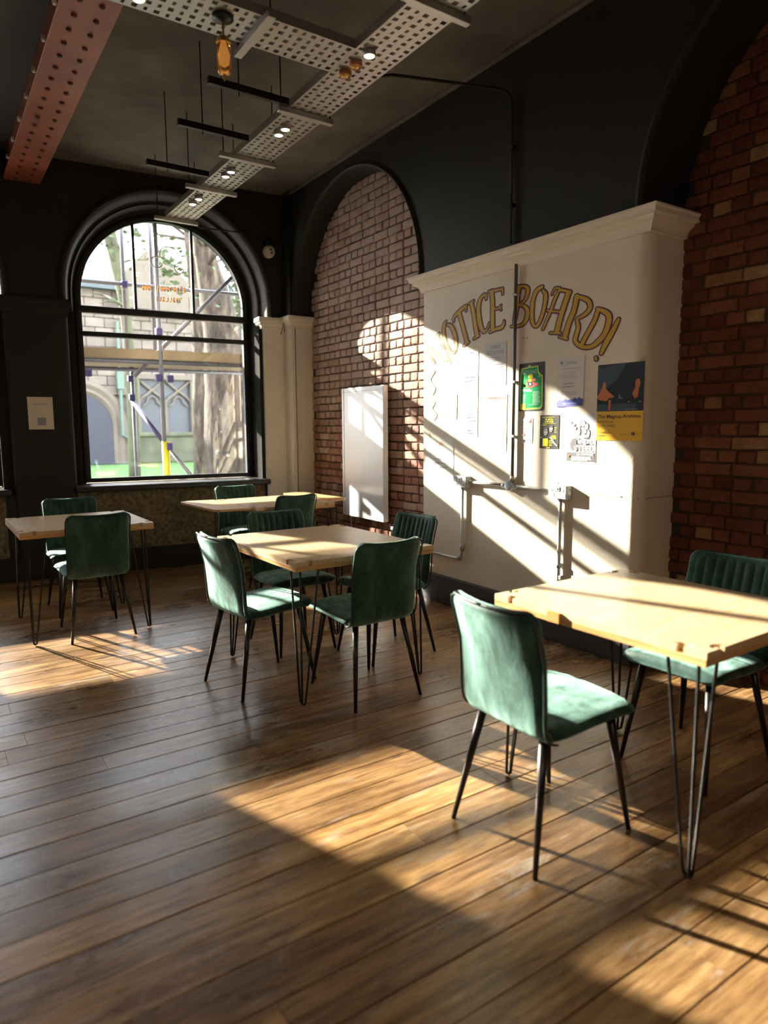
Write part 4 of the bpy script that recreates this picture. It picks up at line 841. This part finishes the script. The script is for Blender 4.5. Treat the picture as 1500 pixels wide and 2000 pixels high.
# ------------------------------------------------------------------ chairs
def slab(bm, prof, hw, ht, bow=None, chan=None, crown=0.45, NF=61, NR=21, endr=0.03, start_r=0.02, corner=0.045):
    # prof: list of (y, z); hw, ht, bow functions of s in 0..1
    P = smooth_pts(prof, 5); n = len(P); P = [Vector((0, a, b)) for a, b in P]
    ln = [0]
    for i in range(1, n): ln.append(ln[-1] + (P[i] - P[i - 1]).length)
    T = ln[-1]; st = []
    def at(s_):
        s_ = min(max(s_, 0), T)
        for i in range(1, n):
            if s_ <= ln[i]:
                t = (s_ - ln[i - 1]) / (ln[i] - ln[i - 1] or 1); p = P[i - 1].lerp(P[i], t); tg = (P[min(i + 1, n - 1)] - P[max(i - 2, 0)]).normalized(); return p, tg
        return P[-1], (P[-1] - P[-2]).normalized()
    k = 26
    ss = [T * i / k for i in range(k + 1)]
    extra = []
    for q in (0.02, 0.12, 0.3, 0.55, 0.8): extra.append(corner * q)
    ss = sorted(set([round(x, 5) for x in ss + extra + [T - e for e in extra]]))
    rings = []
    for s_ in ss:
        p, tg = at(s_); nn = Vector((0, -tg.z, tg.y)) * -1      # points to the sitter's side
        u = s_ / T; w_ = hw(u); t_ = ht(u)
        e = min(s_, T - s_)
        if e < corner: q = 1 - e / corner; w_ -= corner * (1 - sqrt(max(0, 1 - q * q)))
        er = 0.022
        if e < er: q = 1 - e / er; t_ *= max(0.12, sqrt(max(0, 1 - q * q)))
        ring = []
        def h(x): a = min(1, abs(x) / w_); return t_ * (1 - a ** 7) ** 0.5 * (1 + crown * (1 - a * a))
        for i in range(NF):
            a = -cos(pi * i / (NF - 1)) * 0.35 + (2 * i / (NF - 1) - 1) * 0.65; x = a * w_
            hh = h(x)
            if chan and abs(x) < w_ * 0.84 and chan[1] < u < chan[2]:
                pch = chan[0]; d = abs((x / pch + 0.5) % 1 - 0.5) * pch; hh -= 0.010 * math.exp(-(d / 0.006) ** 2); hh += 0.003
            b_ = bow(u) * (x / w_) ** 2 if bow else 0
            ring.append(bm.verts.new(p + Vector((x, 0, 0)) + nn * (hh * 0.9 + b_)))
        for i in range(1, NR - 1):
            x = (1 - 2 * i / (NR - 1)) * w_; a = abs(x) / w_
            b_ = bow(u) * (x / w_) ** 2 if bow else 0
            ring.append(bm.verts.new(p + Vector((x, 0, 0)) - nn * (t_ * (1 - a ** 9) ** 0.5 - b_)))
        rings.append(ring)
    m = len(rings[0])
    for A, B in zip(rings, rings[1:]):
        for i in range(m): bm.faces.new((A[i], A[(i + 1) % m], B[(i + 1) % m], B[i]))
    bm.faces.new(rings[0]); bm.faces.new(rings[-1][::-1])
    return at, T
BACKP = [(-0.105, 0.432), (-0.150, 0.434), (-0.182, 0.452), (-0.199, 0.50), (-0.214, 0.58), (-0.235, 0.68), (-0.259, 0.775), (-0.282, 0.852)]
SEATP = [(0.232, 0.452), (0.15, 0.456), (0.03, 0.450), (-0.09, 0.440), (-0.175, 0.442)]
def hwb(u): return 0.197 + 0.006 * u
def bowb(u): return 0.032 * min(1, max(0, u - 0.2) * 2.2)
def make_chair(label, chan=True):
    t = thing('dining_chair', label, 'chair')
    bm = bmesh.new(); at, T = slab(bm, BACKP, hwb, lambda u: 0.022, bowb, (0.043, 0.24, 0.93), 0.10); obj('backrest', bm, M_velvet, t, True)
    bm = bmesh.new(); slab(bm, SEATP, lambda u: 0.225 - 0.018 * u, lambda u: 0.026, None, None, 0.45, 25, 15); obj('seat', bm, M_velvet, t, True)
    bm = bmesh.new()                                   # piping along the shell edges, two runs per chair
    for side, off in ((-1, 0.5), (1, 0.5)):
        pts = []
        for i in range(2, 27):
            s_ = T * i / 26; p, tg = at(s_); nn = Vector((0, tg.z, -tg.y)); u = s_ / T; e = T - s_; w_ = hwb(u)
            if e < 0.045: q = 1 - e / 0.045; w_ -= 0.045 * (1 - sqrt(max(0, 1 - q * q)))
            pts.append(p + Vector((side * (w_ + 0.001), 0, 0)) + nn * (bowb(u) - 0.014))
        pts += [at(T)[0] + Vector((side * (0.160 - 0.160 * k / 6), 0, 0.004)) + Vector((0, at(T)[1].z, -at(T)[1].y)) * (bowb(1) * ((0.160 - 0.160 * k / 6) / 0.215) ** 2 - 0.014) for k in range(7)]
        tube(bm, pts, 0.0045, 6)
    obj('piping', bm, M_piping, t, True)
    for sx_, sy_ in ((-1, -1), (1, -1), (-1, 1), (1, 1)):
        top = Vector((sx_ * 0.145, -0.150 if sy_ < 0 else 0.165, 0.432)); ft = Vector((sx_ * (0.205 if sy_ < 0 else 0.19), 0.238 * sy_, 0.0))
        bm = bmesh.new(); tube(bm, [top, top.lerp(ft, 0.5), ft], [0.0165, 0.013, 0.0085], 12); obj('leg', bm, M_leg, t, True)
    bm = bmesh.new(); box(bm, (-0.16, -0.17, 0.418), (0.16, 0.18, 0.430), None, 0.003); obj('under_frame', bm, M_black, t)
    return t
def dup(root, label, group=None):
    r = root.copy(); C.objects.link(r); r['label'] = label
    if group: r['group'] = group
    for ch in list(root.children):
        c = ch.copy(); C.objects.link(c); c.parent = r
        for g in ch.children:
            d = g.copy(); C.objects.link(d); d.parent = c
    return r
GC = 'green velvet dining chairs at the wooden tables'
# (x, y, facing angle in degrees from +X, label)
CH = [(1.735, 1.585, -1, 'green velvet chair with its sunlit back turned, nearest the camera at the front right table'),
      (1.475, 3.46, 8, 'green velvet chair at the left side of the centre table, sun on its seat'),
      (1.885, 3.02, 91, 'green velvet chair with dark back turned at the near side of the centre table'),
      (2.345, 3.49, 183, 'green velvet chair at the right side of the centre table by the cream pier'),
      (1.925, 3.965, 268, 'green velvet chair at the far side of the centre table, channelled back showing'),
      (2.52, 5.38, 98, 'green velvet chair on the near side of the table with thin wing leaves'),
      (2.47, 6.06, 269, 'green velvet chair below the window behind the table with thin wing leaves'),
      (0.905, 5.01, 91, 'green velvet chair with dark back turned at the left table'),
      (0.93, 5.735, 270, 'green velvet chair on the window side of the left table'),
      (2.63, 1.555, 181, 'green velvet chair with channelled back at the far side of the front right table')]
ch0 = make_chair(CH[0][3]); ch0['group'] = GC
for i, (x, y, a, lab) in enumerate(CH):
    o = ch0 if i == 0 else dup(ch0, lab, GC); o.location = (x, y, 0); o.rotation_euler = (0, 0, radians(a - 90))

# ------------------------------------------------------------------ tables
def notch_outline(x0, y0, x1, y1, d=0.085):
    out = []
    cs = [((x0, y0), (x1, y0)), ((x1, y0), (x1, y1)), ((x1, y1), (x0, y1)), ((x0, y1), (x0, y0))]
    for (ax, ay), (bx, by) in cs:
        L_ = hypot(bx - ax, by - ay); tx, ty = (bx - ax) / L_, (by - ay) / L_; nx, ny = -ty, tx   # inward (ccw)
        out.append((ax, ay))
        for e in (d, L_ - d):
            seq = [(e - 0.012, 0), (e - 0.012, 0.014), (e - 0.032, 0.014)]
            seq += [(e - 0.032 * cos(pi * k / 8), 0.014 + 0.022 * sin(pi * k / 8)) for k in range(1, 8)]
            seq += [(e + 0.032, 0.014), (e + 0.012, 0.014), (e + 0.012, 0)]
            for s_, q in seq: out.append((ax + tx * s_ + nx * q, ay + ty * s_ + ny * q))
    return out
def hairpin(bm, cx, cy, sx_, sy_, zt, foot_in=0.012):
    fx, fy = cx + sx_ * foot_in, cy + sy_ * foot_in
    tops = [(cx + sx_ * 0.02, cy + sy_ * 0.02), (cx + sx_ * 0.125, cy + sy_ * 0.02), (cx + sx_ * 0.02, cy + sy_ * 0.125)]
    r = 0.0058
    A, B, D_ = tops
    tube(bm, [(A[0], A[1], zt), (fx - 0.012 * sx_ * 0, fy, 0.05), (fx, fy, 0.012), (fx + sx_ * 0.008, fy, 0.006), (fx + sx_ * 0.018, fy, 0.012), (fx + sx_ * 0.024, fy, 0.05), (B[0], B[1], zt)], r, 8)
    tube(bm, [(fx + sx_ * 0.006, fy + sy_ * 0.006, 0.008), (fx + sx_ * 0.002, fy + sy_ * 0.02, 0.02), (fx, fy + sy_ * 0.026, 0.055), (D_[0], D_[1], zt)], r, 8)
def make_table(name, label, x0, y0, x1, y1, zt=0.76, rz=0, pegs=(), inset=0.03, group=None, wings=None):
    cx, cy = (x0 + x1) / 2, (y0 + y1) / 2; w_, d_ = (x1 - x0) / 2, (y1 - y0) / 2
    t = thing(name, label, 'table', (cx, cy, 0), rz, group)
    bm = bmesh.new(); prism(bm, notch_outline(-w_, -d_, w_, d_), zt - 0.022, zt, lambda a, b, h: Vector((a, b, h))); obj('tabletop', bm, M_top, t)
    bm = bmesh.new(); box(bm, (-w_, -d_, zt - 0.046), (w_, d_, zt - 0.0222), None, 0.0015); obj('lower_lamination', bm, M_edge, t)
    for (a, b, c_, d2) in pegs:
        bm = bmesh.new(); box(bm, (a, b, zt - 0.040), (c_, d2, zt - 0.004)); obj('peg', bm, mat('peg_wood', (.5, .22, .06), .5), t)
    for sx_ in (1, -1):
        for sy_ in (1, -1):
            bm = bmesh.new(); hairpin(bm, -sx_ * (w_ - inset), -sy_ * (d_ - inset), sx_, sy_, zt - 0.046)
            px_, py_ = -sx_ * (w_ - inset), -sy_ * (d_ - inset)
            prism(bm, [(px_, py_), (px_ + sx_ * 0.14, py_), (px_, py_ + sy_ * 0.14)], zt - 0.050, zt - 0.0462, lambda a, b, h: Vector((a, b, h)))
            obj('hairpin_leg', bm, M_black, t, False)
    return t
GT = 'square wooden tables on black hairpin legs'
t1 = make_table('dining_table', 'sunlit wooden table on hairpin legs at the front right', 1.84, 1.075, 2.65, 1.955, rz=radians(1), pegs=((-0.4215, 0.10, -0.40, 0.155), ), group=GT)
t2 = make_table('dining_table', 'wooden table with four green chairs in the middle of the room', 1.445, 2.96, 2.31, 3.99, rz=radians(1.0), pegs=((0.18, -0.517, 0.25, -0.50), ), inset=0.035, group=GT)
t4 = make_table('dining_table', 'wooden table at the left in front of the dark pier', 0.445, 4.84, 1.285, 5.70, rz=radians(0.5), group=GT)
t3 = make_table('dining_table', 'wooden table with thin wing leaves below the arched window', 2.20, 5.21, 2.96, 6.05, rz=radians(2), inset=-0.03)
def wing(poly, z0, z1, parent):
    bm = bmesh.new(); prism(bm, poly, z0, z1, lambda a, b, h: Vector((a, b, h)))
    return obj('leaf', bm, M_wing, parent)
wing([(-0.40, -0.385), (-0.66, -0.35), (-0.70, -0.30), (-0.72, 0.40), (-0.70, 0.46), (-0.62, 0.48), (-0.40, 0.44)], 0.743, 0.7605, t3)
wing([(0.40, -0.28), (0.62, -0.21), (0.66, -0.16), (0.62, 0.58), (0.56, 0.62), (0.40, 0.60)], 0.743, 0.7605, t3)

# ------------------------------------------------------------------ outside
GZ = 0.33
M_grass = mat('grass', (0.10, 0.24, 0.035), 0.9); f = noise(M_grass, 3, 5, obj_coord=False); L(M_grass, ramp(M_grass, f, [(0.35, (0.035, 0.085, 0.012)), (0.6, (0.06, 0.13, 0.022)), (0.8, (0.11, 0.12, 0.05))]), base(M_grass)['Base Color'])
M_path = plaster('paving', (0.17, 0.155, 0.14), 0.9, 0.2, 0.2)
M_stone = brick_mat('weathered_stone', [(0.0, (0.05, 0.044, 0.036)), (0.5, (0.08, 0.069, 0.056)), (1.0, (0.105, 0.092, 0.075))], 0.15)
M_stonedk = plaster('mossy_stone', (0.07, 0.072, 0.045), 0.95, 0.35, 0.3); M_trac = plaster('carved_stone', (0.11, 0.09, 0.07), 0.9, 0.1, 0.2)
M_slateroof = plaster('slate_roof', (0.06, 0.072, 0.078), 0.8, 0.15, 0.2); M_doorw = mat('dark_door', (0.02, 0.02, 0.032), 0.6); M_lead = mat('leaded_glass', (0.035, 0.04, 0.05), 0.4)
M_tubes = mat('scaffold_tube', (0.16, 0.155, 0.18), 0.5, 0.3); M_purp = mat('purple_fitting', (0.05, 0.035, 0.13), 0.5); M_board = plaster('scaffold_board', (0.24, 0.17, 0.10), 0.8, 0.2, 0.2)
M_bark = mat('bark', (0.16, 0.11, 0.07), 0.95); f = noise(M_bark, 9, 6, 0.7, obj_coord=False, stretch=(1, 1, 0.3)); L(M_bark, ramp(M_bark, f, [(0.38, (0.018, 0.012, 0.008)), (0.52, (0.06, 0.042, 0.028)), (0.66, (0.13, 0.10, 0.065))]), base(M_bark)['Base Color']); bump(M_bark, f, 0.8, 0.05)
M_moss = plaster('mossy_bark', (0.062, 0.066, 0.034), 0.95, 0.3, 0.3); M_leaf = mat('leaf_green', (0.05, 0.075, 0.025), 0.7)
bm = bmesh.new(); box(bm, (-40, 7.95, -0.6), (50, 60, GZ - 0.02)); tag(obj('ground', bm, M_path), kind='structure')
bm = bmesh.new(); prism(bm, [(-30, 19.0), (1.7, 17.0), (2.6, 13.0), (3.2, 9.4), (40, 9.4), (40, 21.4), (-30, 21.4)], GZ - 0.02, GZ + 0.01, lambda a, b, h: Vector((a, b, h))); tag(obj('lawn', bm, M_grass), 'bright green lawn in front of the stone church', 'lawn', kind='stuff')
bm = bmesh.new(); tube(bm, [(1.7, 17.0, GZ + 0.03), (2.6, 13.0, GZ + 0.03), (3.2, 9.4, GZ + 0.03)], 0.07, 6); tag(obj('path_edging', bm, M_stonedk), 'stone edging between pale path and lawn', 'kerb')
# church
CY = 22.0
church = thing('church', 'grey stone church with traceried window and arched door across the lawn', 'building', (4.5, CY, GZ))
def chb(name, bm, m, parent=None, lab=None):
    if parent is None: bm.transform(Matrix.Translation((-4.5, -CY, -GZ)))
    o = obj(name, bm, m, parent or church)
    if lab: o['label'] = lab
    return o
bm = bmesh.new(); box(bm, (-2, CY + 0.16, GZ), (14, CY + 1.0, 5.6)); chw = chb('wall', bm, M_stone)
def Pc(px, py, Y=CY): v = ray(px, py); t_ = Y / v.y; q = CO + v * t_; return q.x, q.z
dx0, dz0 = Pc(165, 890); dx1, dz1 = Pc(232, 790)
wx0, wz0 = Pc(274, 846); wx1, wz1 = Pc(372, 742)
def in_open(x, z):
    if x < dx1 + 0.15 and z < 2.35: return True
    return wx0 - 0.08 < x < wx1 + 0.08 and wz0 - 0.1 < z < wz1 + 0.1
st_me = []
for k in range(4):
    b2 = bmesh.new(); rnd = random.Random(k); box(b2, (0, 0, 0), (0.52, 0.2, 0.272), None, 0.018); me = bpy.data.meshes.new('stone_block'); bmesh.ops.recalc_face_normals(b2, faces=b2.faces); b2.to_mesh(me); b2.free(); me.materials.append(M_stone); st_me.append(me)
cnt = 0; rest = bmesh.new(); cand = []
for j in range(19):
    z = GZ + 0.95 + j * 0.285; x = -2 + (j % 2) * 0.27
    while x < 13.5:
        if not (in_open(x + 0.26, z + 0.14) or in_open(x + 0.03, z + 0.14) or in_open(x + 0.49, z + 0.14)) and z < 5.4: cand.append((x, z))
        x += 0.535
cand.sort(key=lambda q: 0 if 1.8 < q[0] < 8.0 else 1)
for k, (x, z) in enumerate(cand):
    mw = Matrix.Translation((x - 4.5, random.uniform(-0.012, 0.012), z - GZ))
    if k < 290: inst('stone_block', st_me[k % 4], church, mw)
    else:
        t_ = bmesh.new(); t_.from_mesh(st_me[k % 4]); t_.transform(mw); tm = bpy.data.meshes.new('tmp'); t_.to_mesh(tm); t_.free(); rest.from_mesh(tm); bpy.data.meshes.remove(tm)
me = bpy.data.meshes.new('stone_field'); rest.to_mesh(me); rest.free(); me.materials.append(M_stone); tag(inst('stone_field', me, church), kind='stuff')
bm = bmesh.new(); box(bm, (dx1 + 0.3, CY - 0.18, GZ), (13, CY + 0.2, GZ + 0.82), None, 0.03); box(bm, (dx1 + 0.3, CY - 0.24, GZ + 0.82), (13, CY + 0.2, GZ + 0.95), None, 0.03); chb('plinth', bm, M_stonedk)
bm = bmesh.new(); prism(bm, [(a, z) for a, z in arch_loop(dx0 - 0.1, 0.95, 1.5, GZ, 16)], CY - 0.02, CY + 0.3, lambda a, z, h: Vector((a, h, z))); chb('door', bm, M_doorw)
bm = bmesh.new(); sweep_arch(bm, dx0 - 0.1, 0.95, 1.5, GZ, [(0.42, CY), (0.42, CY - 0.06), (0.3, CY - 0.10), (0.18, CY - 0.04), (0.1, CY - 0.08), (0, CY), (0, CY + 0.2)], lambda a, z, d: Vector((a, d, z)), 20); chb('door_arch', bm, M_trac)
bm = bmesh.new(); box(bm, (wx0, CY + 0.1, wz0), (wx1, CY + 0.15, wz1)); chb('leaded_pane', bm, M_lead)
bm = bmesh.new(); ww = wx1 - wx0; hh = wz1 - wz0; lw = ww / 2
for a, b in ((wx0 - 0.1, wx0 + 0.03), (wx1 - 0.03, wx1 + 0.1)): box(bm, (a, CY - 0.08, wz0 - 0.1), (b, CY + 0.12, wz1 + 0.1))
box(bm, (wx0 - 0.1, CY - 0.1, wz1 - 0.02), (wx1 + 0.1, CY + 0.12, wz1 + 0.12)); box(bm, (wx0 - 0.15, CY - 0.12, wz0 - 0.12), (wx1 + 0.15, CY + 0.12, wz0 + 0.02)); chb('window_surround', bm, M_trac)
bm = bmesh.new()
for k in (1,):
    tube(bm, [(wx0 + lw * k, CY, wz0), (wx0 + lw * k, CY, wz0 + hh * 0.62)], 0.05, 6)
for k in range(2):
    c = wx0 + lw * (k + 0.5)
    for sg in (-1, 1):
        tube(bm, smooth_pts([(c + sg * lw / 2, CY, wz0 + hh * 0.5), (c + sg * lw * 0.42, CY, wz0 + hh * 0.62), (c, CY, wz0 + hh * 0.78), (c - sg * lw * 0.3, CY, wz0 + hh * 0.9), (c - sg * lw * 0.5, CY, wz1)], 4), 0.04, 6)
        tube(bm, smooth_pts([(c + sg * lw * 0.36, CY, wz0 + hh * 0.5), (c + sg * lw * 0.2, CY, wz0 + hh * 0.56), (c + sg * lw * 0.16, CY, wz0 + hh * 0.63), (c, CY, wz0 + hh * 0.68)], 4), 0.025, 6)
chb('tracery', bm, M_trac)
bm = bmesh.new(); x, z = Pc(240, 860); tube(bm, [(x - 0.02, CY - 0.14, 4.6), (x - 0.02, CY - 0.14, 1.2), (x + 0.35, CY - 0.25, 1.0), (x + 0.35, CY - 0.25, GZ)], 0.05, 8); box(bm, (x - 0.12, CY - 0.22, 2.6), (x + 0.08, CY - 0.05, 3.1)); chb('drainpipe', bm, mat('green_pipe', (.07, .11, .09), .5))
# roof and gable
bm = bmesh.new(); prism(bm, [(CY - 0.3, 5.5), (CY - 0.3, 5.62), (CY + 2.2, 6.6), (CY + 4.7, 5.62), (CY + 4.7, 5.5)], -2.3, 14.2, lambda a, b, h: Vector((h, a, b))); chb('roof', bm, M_slateroof)
gx0, gz0 = Pc(238, 600, CY - 0.3); gx1, gz1 = Pc(300, 530, CY - 0.3); 
bm = bmesh.new(); prism(bm, [(gx0, 5.0), (gx0, 5.9), (gx0 + 1.0, 7.0), (gx0 + 2.0, 5.9), (gx0 + 2.0, 5.0)], CY - 0.4, CY + 0.4, lambda a, b, h: Vector((a, h, b))); chb('gable', bm, M_trac)
# trees
def tree(name, label, pts, rad, m, branches=(), leaves=0, seed=1, leaf_at=None):
    base_p = Vector(pts[0]); t = thing(name, label, 'tree', base_p); rnd = random.Random(seed)
    bm = bmesh.new(); P = smooth_pts([tuple(Vector(p) - base_p) for p in pts], 5); R_ = smooth_pts([(r, 0) for r in rad], 5)
    tube(bm, P, [max(0.02, r[0] * rnd.uniform(0.94, 1.06)) for r in R_], 14); obj('trunk', bm, m, t, True)
    if branches:
        bm = bmesh.new()
        for br in branches: tube(bm, [Vector(p) - base_p for p in smooth_pts(br[0], 4)], [br[1] * (1 - 0.8 * k / (len(smooth_pts(br[0], 4)) - 1)) for k in range(len(smooth_pts(br[0], 4)))], 7)
        obj('branches', bm, m, t, True)
    if leaves:
        bm = bmesh.new()
        for c, r in leaf_at:
            for k in range(leaves):
                p = Vector(c) - base_p + Vector((rnd.gauss(0, r), rnd.gauss(0, r), rnd.gauss(0, r))); s_ = rnd.uniform(0.05, 0.10)
                a = Vector((rnd.uniform(-1, 1), rnd.uniform(-1, 1), rnd.uniform(-1, 1))).normalized(); u_, v_ = frame_of(a)
                bm.faces.new([bm.verts.new(p + u_ * s_ * q[0] + v_ * s_ * q[1]) for q in ((-1, 0), (0, 0.5), (1, 0), (0, -0.5))])
        o = obj('foliage', bm, M_leaf, t); tag(o, kind='stuff')
def A_(px, py, Y): v = ray(px, py); q = CO + v * (Y / v.y); return (q.x, q.y, q.z)
def G_(px, Y): q = A_(px, 900, Y); return (q[0], q[1], GZ - 0.02)
rnd = random.Random(5)
def twigs(px0, py0, Y, n, spread=60, r=0.035):
    out = []
    for k in range(n):
        a = rnd.uniform(-2.6, -0.5); l_ = rnd.uniform(0.5, 1.0) * spread; p = [(px0, py0)]
        for q in range(3): a += rnd.uniform(-0.5, 0.5); p.append((p[-1][0] + cos(a) * l_ / 3, p[-1][1] + sin(a) * l_ / 3))
        out.append(([A_(x, y, Y + rnd.uniform(-0.4, 0.4) * (i > 0)) for i, (x, y) in enumerate(p)], r))
    return out
tree('tree', 'broad brown trunk filling the right of the arched window', [G_(455, 10.6), A_(452, 820, 10.6), A_(440, 690, 10.6), A_(424, 600, 10.6), A_(405, 520, 10.6), A_(392, 450, 10.6), A_(380, 360, 10.6)], [0.46, 0.42, 0.34, 0.25, 0.19, 0.15, 0.12], M_bark, twigs(405, 520, 10.6, 4, 90, 0.05) + twigs(395, 460, 10.6, 4, 80, 0.04), 60, 2, [(A_(430, 560, 10.8), 0.25)])
tree('tree', 'slimmer trunk just left of the broad brown one', [G_(400, 12.5), A_(398, 740, 12.5), A_(392, 620, 12.5), A_(380, 520, 12.5), A_(372, 430, 12.5), A_(366, 340, 12.5)], [0.22, 0.20, 0.17, 0.15, 0.12, 0.09], M_bark, twigs(375, 470, 12.5, 6, 110, 0.04) + twigs(380, 530, 12.5, 4, 90, 0.035), 50, 3, [(A_(308, 500, 12.5), 0.22), (A_(325, 520, 12.5), 0.2)])
tree('tree', 'pale mossy trunk behind the left pane of the arch', [G_(262, 15), A_(258, 760, 15), A_(248, 640, 15), A_(238, 560, 15), A_(222, 490, 15), A_(208, 430, 15), A_(196, 350, 15)], [0.13, 0.12, 0.11, 0.12, 0.13, 0.12, 0.1], M_moss, twigs(230, 520, 15, 4, 90, 0.04) + twigs(245, 600, 15, 3, 80, 0.04), 60, 4, [(A_(215, 455, 15), 0.25), (A_(260, 430, 15), 0.2)])
tree('tree', 'mossy multi stemmed tree at the right edge of the arch', [G_(492, 13.5), A_(486, 760, 13.5), A_(474, 660, 13.5), A_(470, 560, 13.5), A_(474, 470, 13.5)], [0.3, 0.28, 0.2, 0.12, 0.08], M_moss, twigs(472, 600, 13.5, 6, 80, 0.03), 80, 5, [(A_(462, 600, 13.6), 0.25), (A_(452, 690, 13.6), 0.3)])

# scaffold in front of the windows
BD0, BD1 = 7.98, 9.12; ZD = 2.175
sc = thing('scaffold', 'steel tube scaffold with timber deck outside the arched windows', 'scaffold', bw(1.5, 8.5, GZ))
ivs = Matrix.Translation(bw(1.5, 8.5, GZ) * -1)
def scp(name, bm, m, sm=False, lab=None):
    bm.transform(ivs); o = obj(name, bm, m, sc, sm)
    if lab: o['label'] = lab
    return o
nb_ = 5; wb = (BD1 - BD0) / nb_
for k in range(nb_):
    for (ua, ub_) in ((-5.5, -1.6005), (-1.6, 2.2995), (2.3, 5.0)):
        bm = bmesh.new(); box(bm, (ua, BD0 + k * wb + 0.0008, ZD), (ub_, BD0 + (k + 1) * wb - 0.0008, ZD + 0.038), lambda a, b, z: bw(a, b, z)); scp('deck_board', bm, M_board)
bm = bmesh.new(); box(bm, (-5.5, BD0 - 0.02, ZD - 0.0), (5, BD0 + 0.018, ZD + 0.10), lambda a, b, z: bw(a, b, z)); scp('toe_board', bm, M_board)
for b_ in (BD0 + 0.02, BD1 - 0.02):
    bm = bmesh.new(); tube(bm, [bw(-5.5, b_, ZD - 0.03), bw(5.0, b_, ZD - 0.03)], 0.024, 10); scp('ledger', bm, M_tubes, True)
bm = bmesh.new(); tube(bm, [bw(-5.5, BD1 - 0.02, ZD + 1.0), bw(5.0, BD1 - 0.02, ZD + 1.0)], 0.024, 10); scp('guard_rail', bm, M_tubes, True)
def ub_at(px, py, B): return on_b(px, py, B)[0]
sta = [(ub_at(263, 830, BD1), BD1, GZ, ZD + 0.02), (ub_at(317, 780, BD0), BD0 - 0.01, GZ - 0.1, 5.2), (ub_at(243, 560, BD1), BD1 + 0.04, ZD, 6.0), (ub_at(292, 470, BD1 + 0.1), BD1 + 0.06, ZD, 6.0),
       (ub_at(317, 780, BD0) - 2.4, BD0 - 0.01, GZ - 0.1, 5.2), (ub_at(263, 830, BD1) - 2.4, BD1, GZ, 6.0), (ub_at(317, 780, BD0) - 4.8, BD0, GZ - 0.1, 5.2)]
for (u, b_, z0, z1) in sta:
    bm = bmesh.new(); tube(bm, [bw(u, b_, z0), bw(u, b_, z1)], 0.024, 10); scp('standard', bm, M_tubes, True)
u1 = sta[1][0]
uy, zy = on_b(322, 862, BD0); uy2, zy2 = on_b(322, 945, BD0)
bm = bmesh.new(); tube(bm, [bw(uy + 0.01, BD0 - 0.01, GZ), bw(uy + 0.005, BD0 - 0.01, zy)], 0.042, 14); scp('yellow_sleeve', bm, mat('yellow_foam', (.42, .38, .008), .5), True, 'bright yellow foam sleeve')
def brace(a, b, m=M_tubes, r=0.024): bm = bmesh.new(); tube(bm, [a, b], r, 10); scp('brace', bm, m, True)
def Bp(px, py, B): u, z = on_b(px, py, B); return bw(u, B, z)
brace(Bp(258, 782, BD1), Bp(322, 866, BD0 + 0.3), M_purp, 0.028); brace(Bp(322, 866, BD0 + 0.3), Bp(400, 960, BD0))
brace(Bp(480, 515, BD0 + 0.1), Bp(262, 735, BD0 + 0.1)); brace(Bp(372, 566, BD0 + 0.2), Bp(482, 576, BD0 + 0.2), M_tubes, 0.012)
for (px, py, B) in ((255, 740, BD1), (310, 738, BD0), (332, 740, BD0 + 0.1), (258, 776, BD1), (310, 648, BD0), (330, 872, BD0), (172, 728, BD0), (243, 555, BD1)):
    bm = bmesh.new(); p = Bp(px, py, B - 0.02); box(bm, (p.x - 0.036, p.y - 0.036, p.z - 0.04), (p.x + 0.036, p.y + 0.036, p.z + 0.04), None, 0.012); scp('coupler', bm, M_purp)
# vinyl marks on the glass
root = thing('window_vinyl', 'orange two line vinyl marks on the middle arched pane, seen from behind', 'sign', bw(1.5, BG, 3.0))
root.rotation_euler = (0, 0, BA); bm = bmesh.new(); rnd = random.Random(3)
for (pa, pb, py, h_) in ((278, 362, 556, 11), (305, 352, 579, 10)):
    x = pa
    while x < pb:
        w_ = rnd.uniform(3.5, 6); u0, z0 = on_b(x, py + (x - pa) * 0.07, BG); u1_, z1 = on_b(x + w_, py + (x - pa) * 0.07 + h_, BG)
        u0 -= 1.5; u1_ -= 1.5; z0 -= 3.0; z1 -= 3.0; e = 0.010
        shapes = rnd.choice((((u0, z1, u0 + e, z0), (u0, z0 - e, u1_, z0)), ((u0, z1, u1_, z1 + e), (u1_ - e, z1, u1_, z0)), ((u0, z1, u0 + e, z0), (u1_ - e, z1, u1_, z0), (u0, (z0 + z1) / 2, u1_, (z0 + z1) / 2 + e))))
        for a, b, c_, d2 in shapes: bm.faces.new([bm.verts.new(q) for q in ((a, 0.002, b), (c_, 0.002, b), (c_, 0.002, d2), (a, 0.002, d2))])
        x += w_ + 1.6
tag(obj('orange_marks', bm, M_vinyl_o, root), kind='stuff')
bm = bmesh.new()
for (px, py, r) in ((306, 512, 0.062), (350, 524, 0.055), (330, 500, 0.10)):
    u0, z0 = on_b(px, py, BG)
    n = 28; a0 = 0.3 if r > 0.09 else 0
    for k in range(n - (10 if r > 0.09 else 0)):
        a, b = a0 + 2 * pi * k / n, a0 + 2 * pi * (k + 1) / n
        bm.faces.new([bm.verts.new((u0 - 1.5 + q * cos(g), 0.002, z0 - 3.0 + q * sin(g))) for q, g in ((r, a), (r, b), (r - 0.012, b), (r - 0.012, a))])
tag(obj('white_rings', bm, M_vinyl_w, root), kind='stuff')

# warm fill lights added out of view to lift the room
for (x, y_) in ((0.5, -1.6), (-2.5, 0.8), (-2.4, 4.2)):
    la = bpy.data.lights.new('fill_lamp', 'AREA'); la.shape = 'DISK'; la.size = 0.5; la.energy = 14; la.color = (1.0, 0.78, 0.55)
    lo = bpy.data.objects.new('fill_lamp', la); C.objects.link(lo); lo.location = (x, y_, 3.3)
